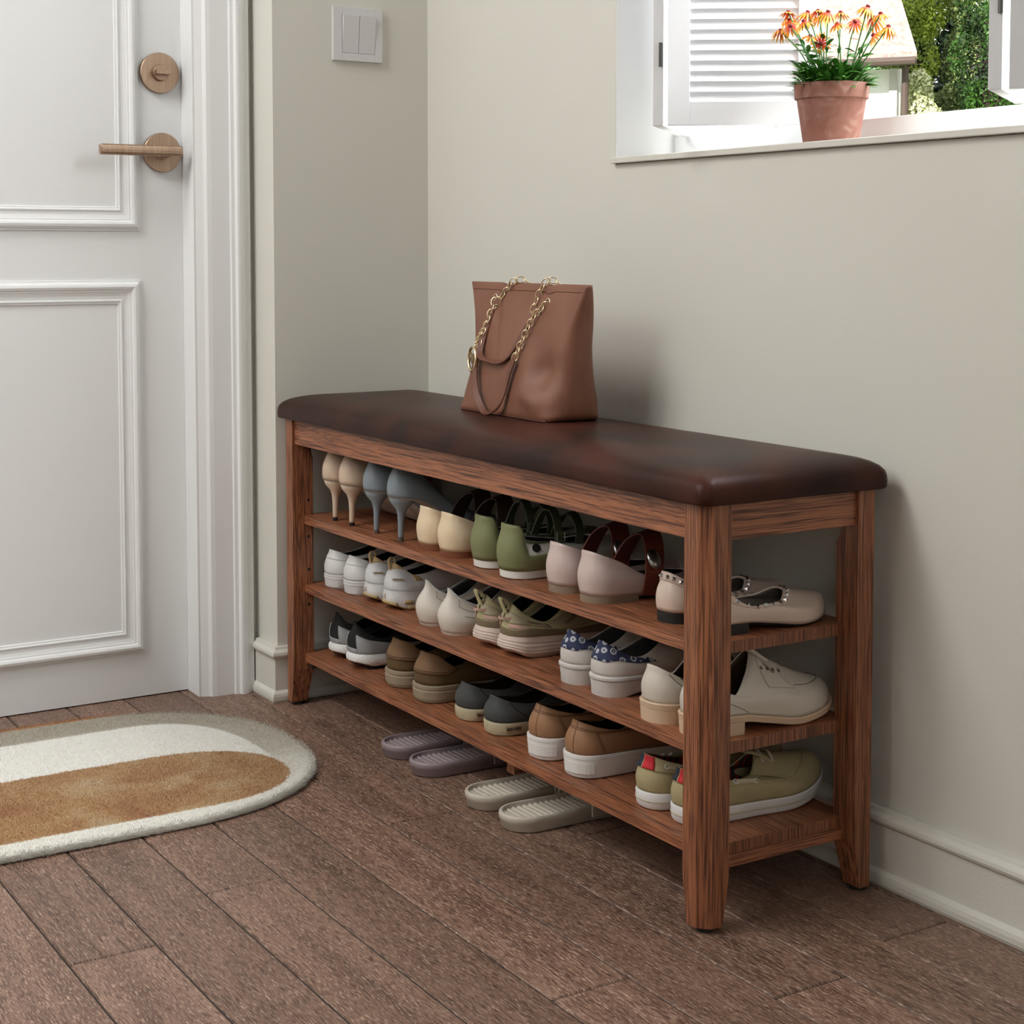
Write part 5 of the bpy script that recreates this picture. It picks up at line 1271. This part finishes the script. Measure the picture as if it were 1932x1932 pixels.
def tree(label, x, y, h, blobs, dens, c0, c1, seed, name='tree', cat='tree'):
    t = thing(name, label, cat, loc=(0, 0, 0))
    m, nt, b = newmat('foliage'); co = objcoord(nt); n = N(nt, 'ShaderNodeTexNoise', i_Scale=2.2, i_Detail=5.0); nt.links.new(co, n.inputs['Vector'])
    r = ramp(nt, [(0.35, rgb(*c0)), (0.62, rgb(*c1))]); nt.links.new(n.outputs[0], r.inputs[0]); nt.links.new(r.outputs[0], b.inputs['Base Color']); b.inputs['Roughness'].default_value = .6
    quads('foliage', foliage(blobs, [int(dens*q[3]*q[5]) for q in blobs], 0.024 if name != 'hedge' else .06, seed), m, t)
    MB().tube(spline([(x, y, -.45), (x+.1, y, h*.4), (x-.05, y+.1, h)], 5), .13, 8).build('trunk', pm('bark', (58, 46, 38), .9), t)
tree('yellow-green sunlit tree beside the cottage', -9.62, 10.0, 2.9, [(-9.75, 10.0, 3.0, .34, .4, .50), (-9.50, 9.9, 2.45, .24, .3, .34), (-9.95, 10.2, 3.6, .5, .4, .5), (-9.42, 10.0, 3.05, .20, .3, .42)], 46000, (40, 74, 14), (176, 192, 72), 1)
tree('pale flowering bush at the corner of the cottage', -7.55, 8.15, 1.3, [(-7.66, 8.15, 1.92, .10, .12, .20), (-7.58, 8.1, 1.62, .18, .16, .28), (-7.75, 8.1, 1.45, .2, .2, .3)], 60000, (150, 160, 90), (232, 230, 196), 2, 'bush', 'bush')
tree('olive green tree in the middle of the garden view', -9.0, 10.3, 2.6, [(-9.20, 10.4, 2.42, .26, .3, .40), (-9.02, 10.2, 2.05, .30, .3, .26), (-9.10, 10.4, 3.0, .28, .3, .36), (-9.30, 10.2, 1.95, .2, .3, .25)], 46000, (30, 50, 18), (158, 172, 104), 5)
tree('dark green tree at the right of the garden view', -7.70, 9.0, 2.6, [(-7.85, 9.05, 2.25, .24, .3, .36), (-7.72, 9.0, 2.75, .26, .3, .36), (-7.55, 8.95, 1.95, .35, .3, .26), (-7.2, 8.9, 2.4, .4, .4, .7)], 26000, (8, 20, 6), (66, 110, 30), 3)
tree('dense dark hedge behind the garden trees', -11, 12.8, 2.0, [(-13.5+.8*i, 12.8+.3*(i % 2), 1.6+1.9*(i % 2), .9, .5, 1.7) for i in range(10)], 4500, (8, 20, 6), (40, 70, 22), 4, 'hedge', 'hedge')
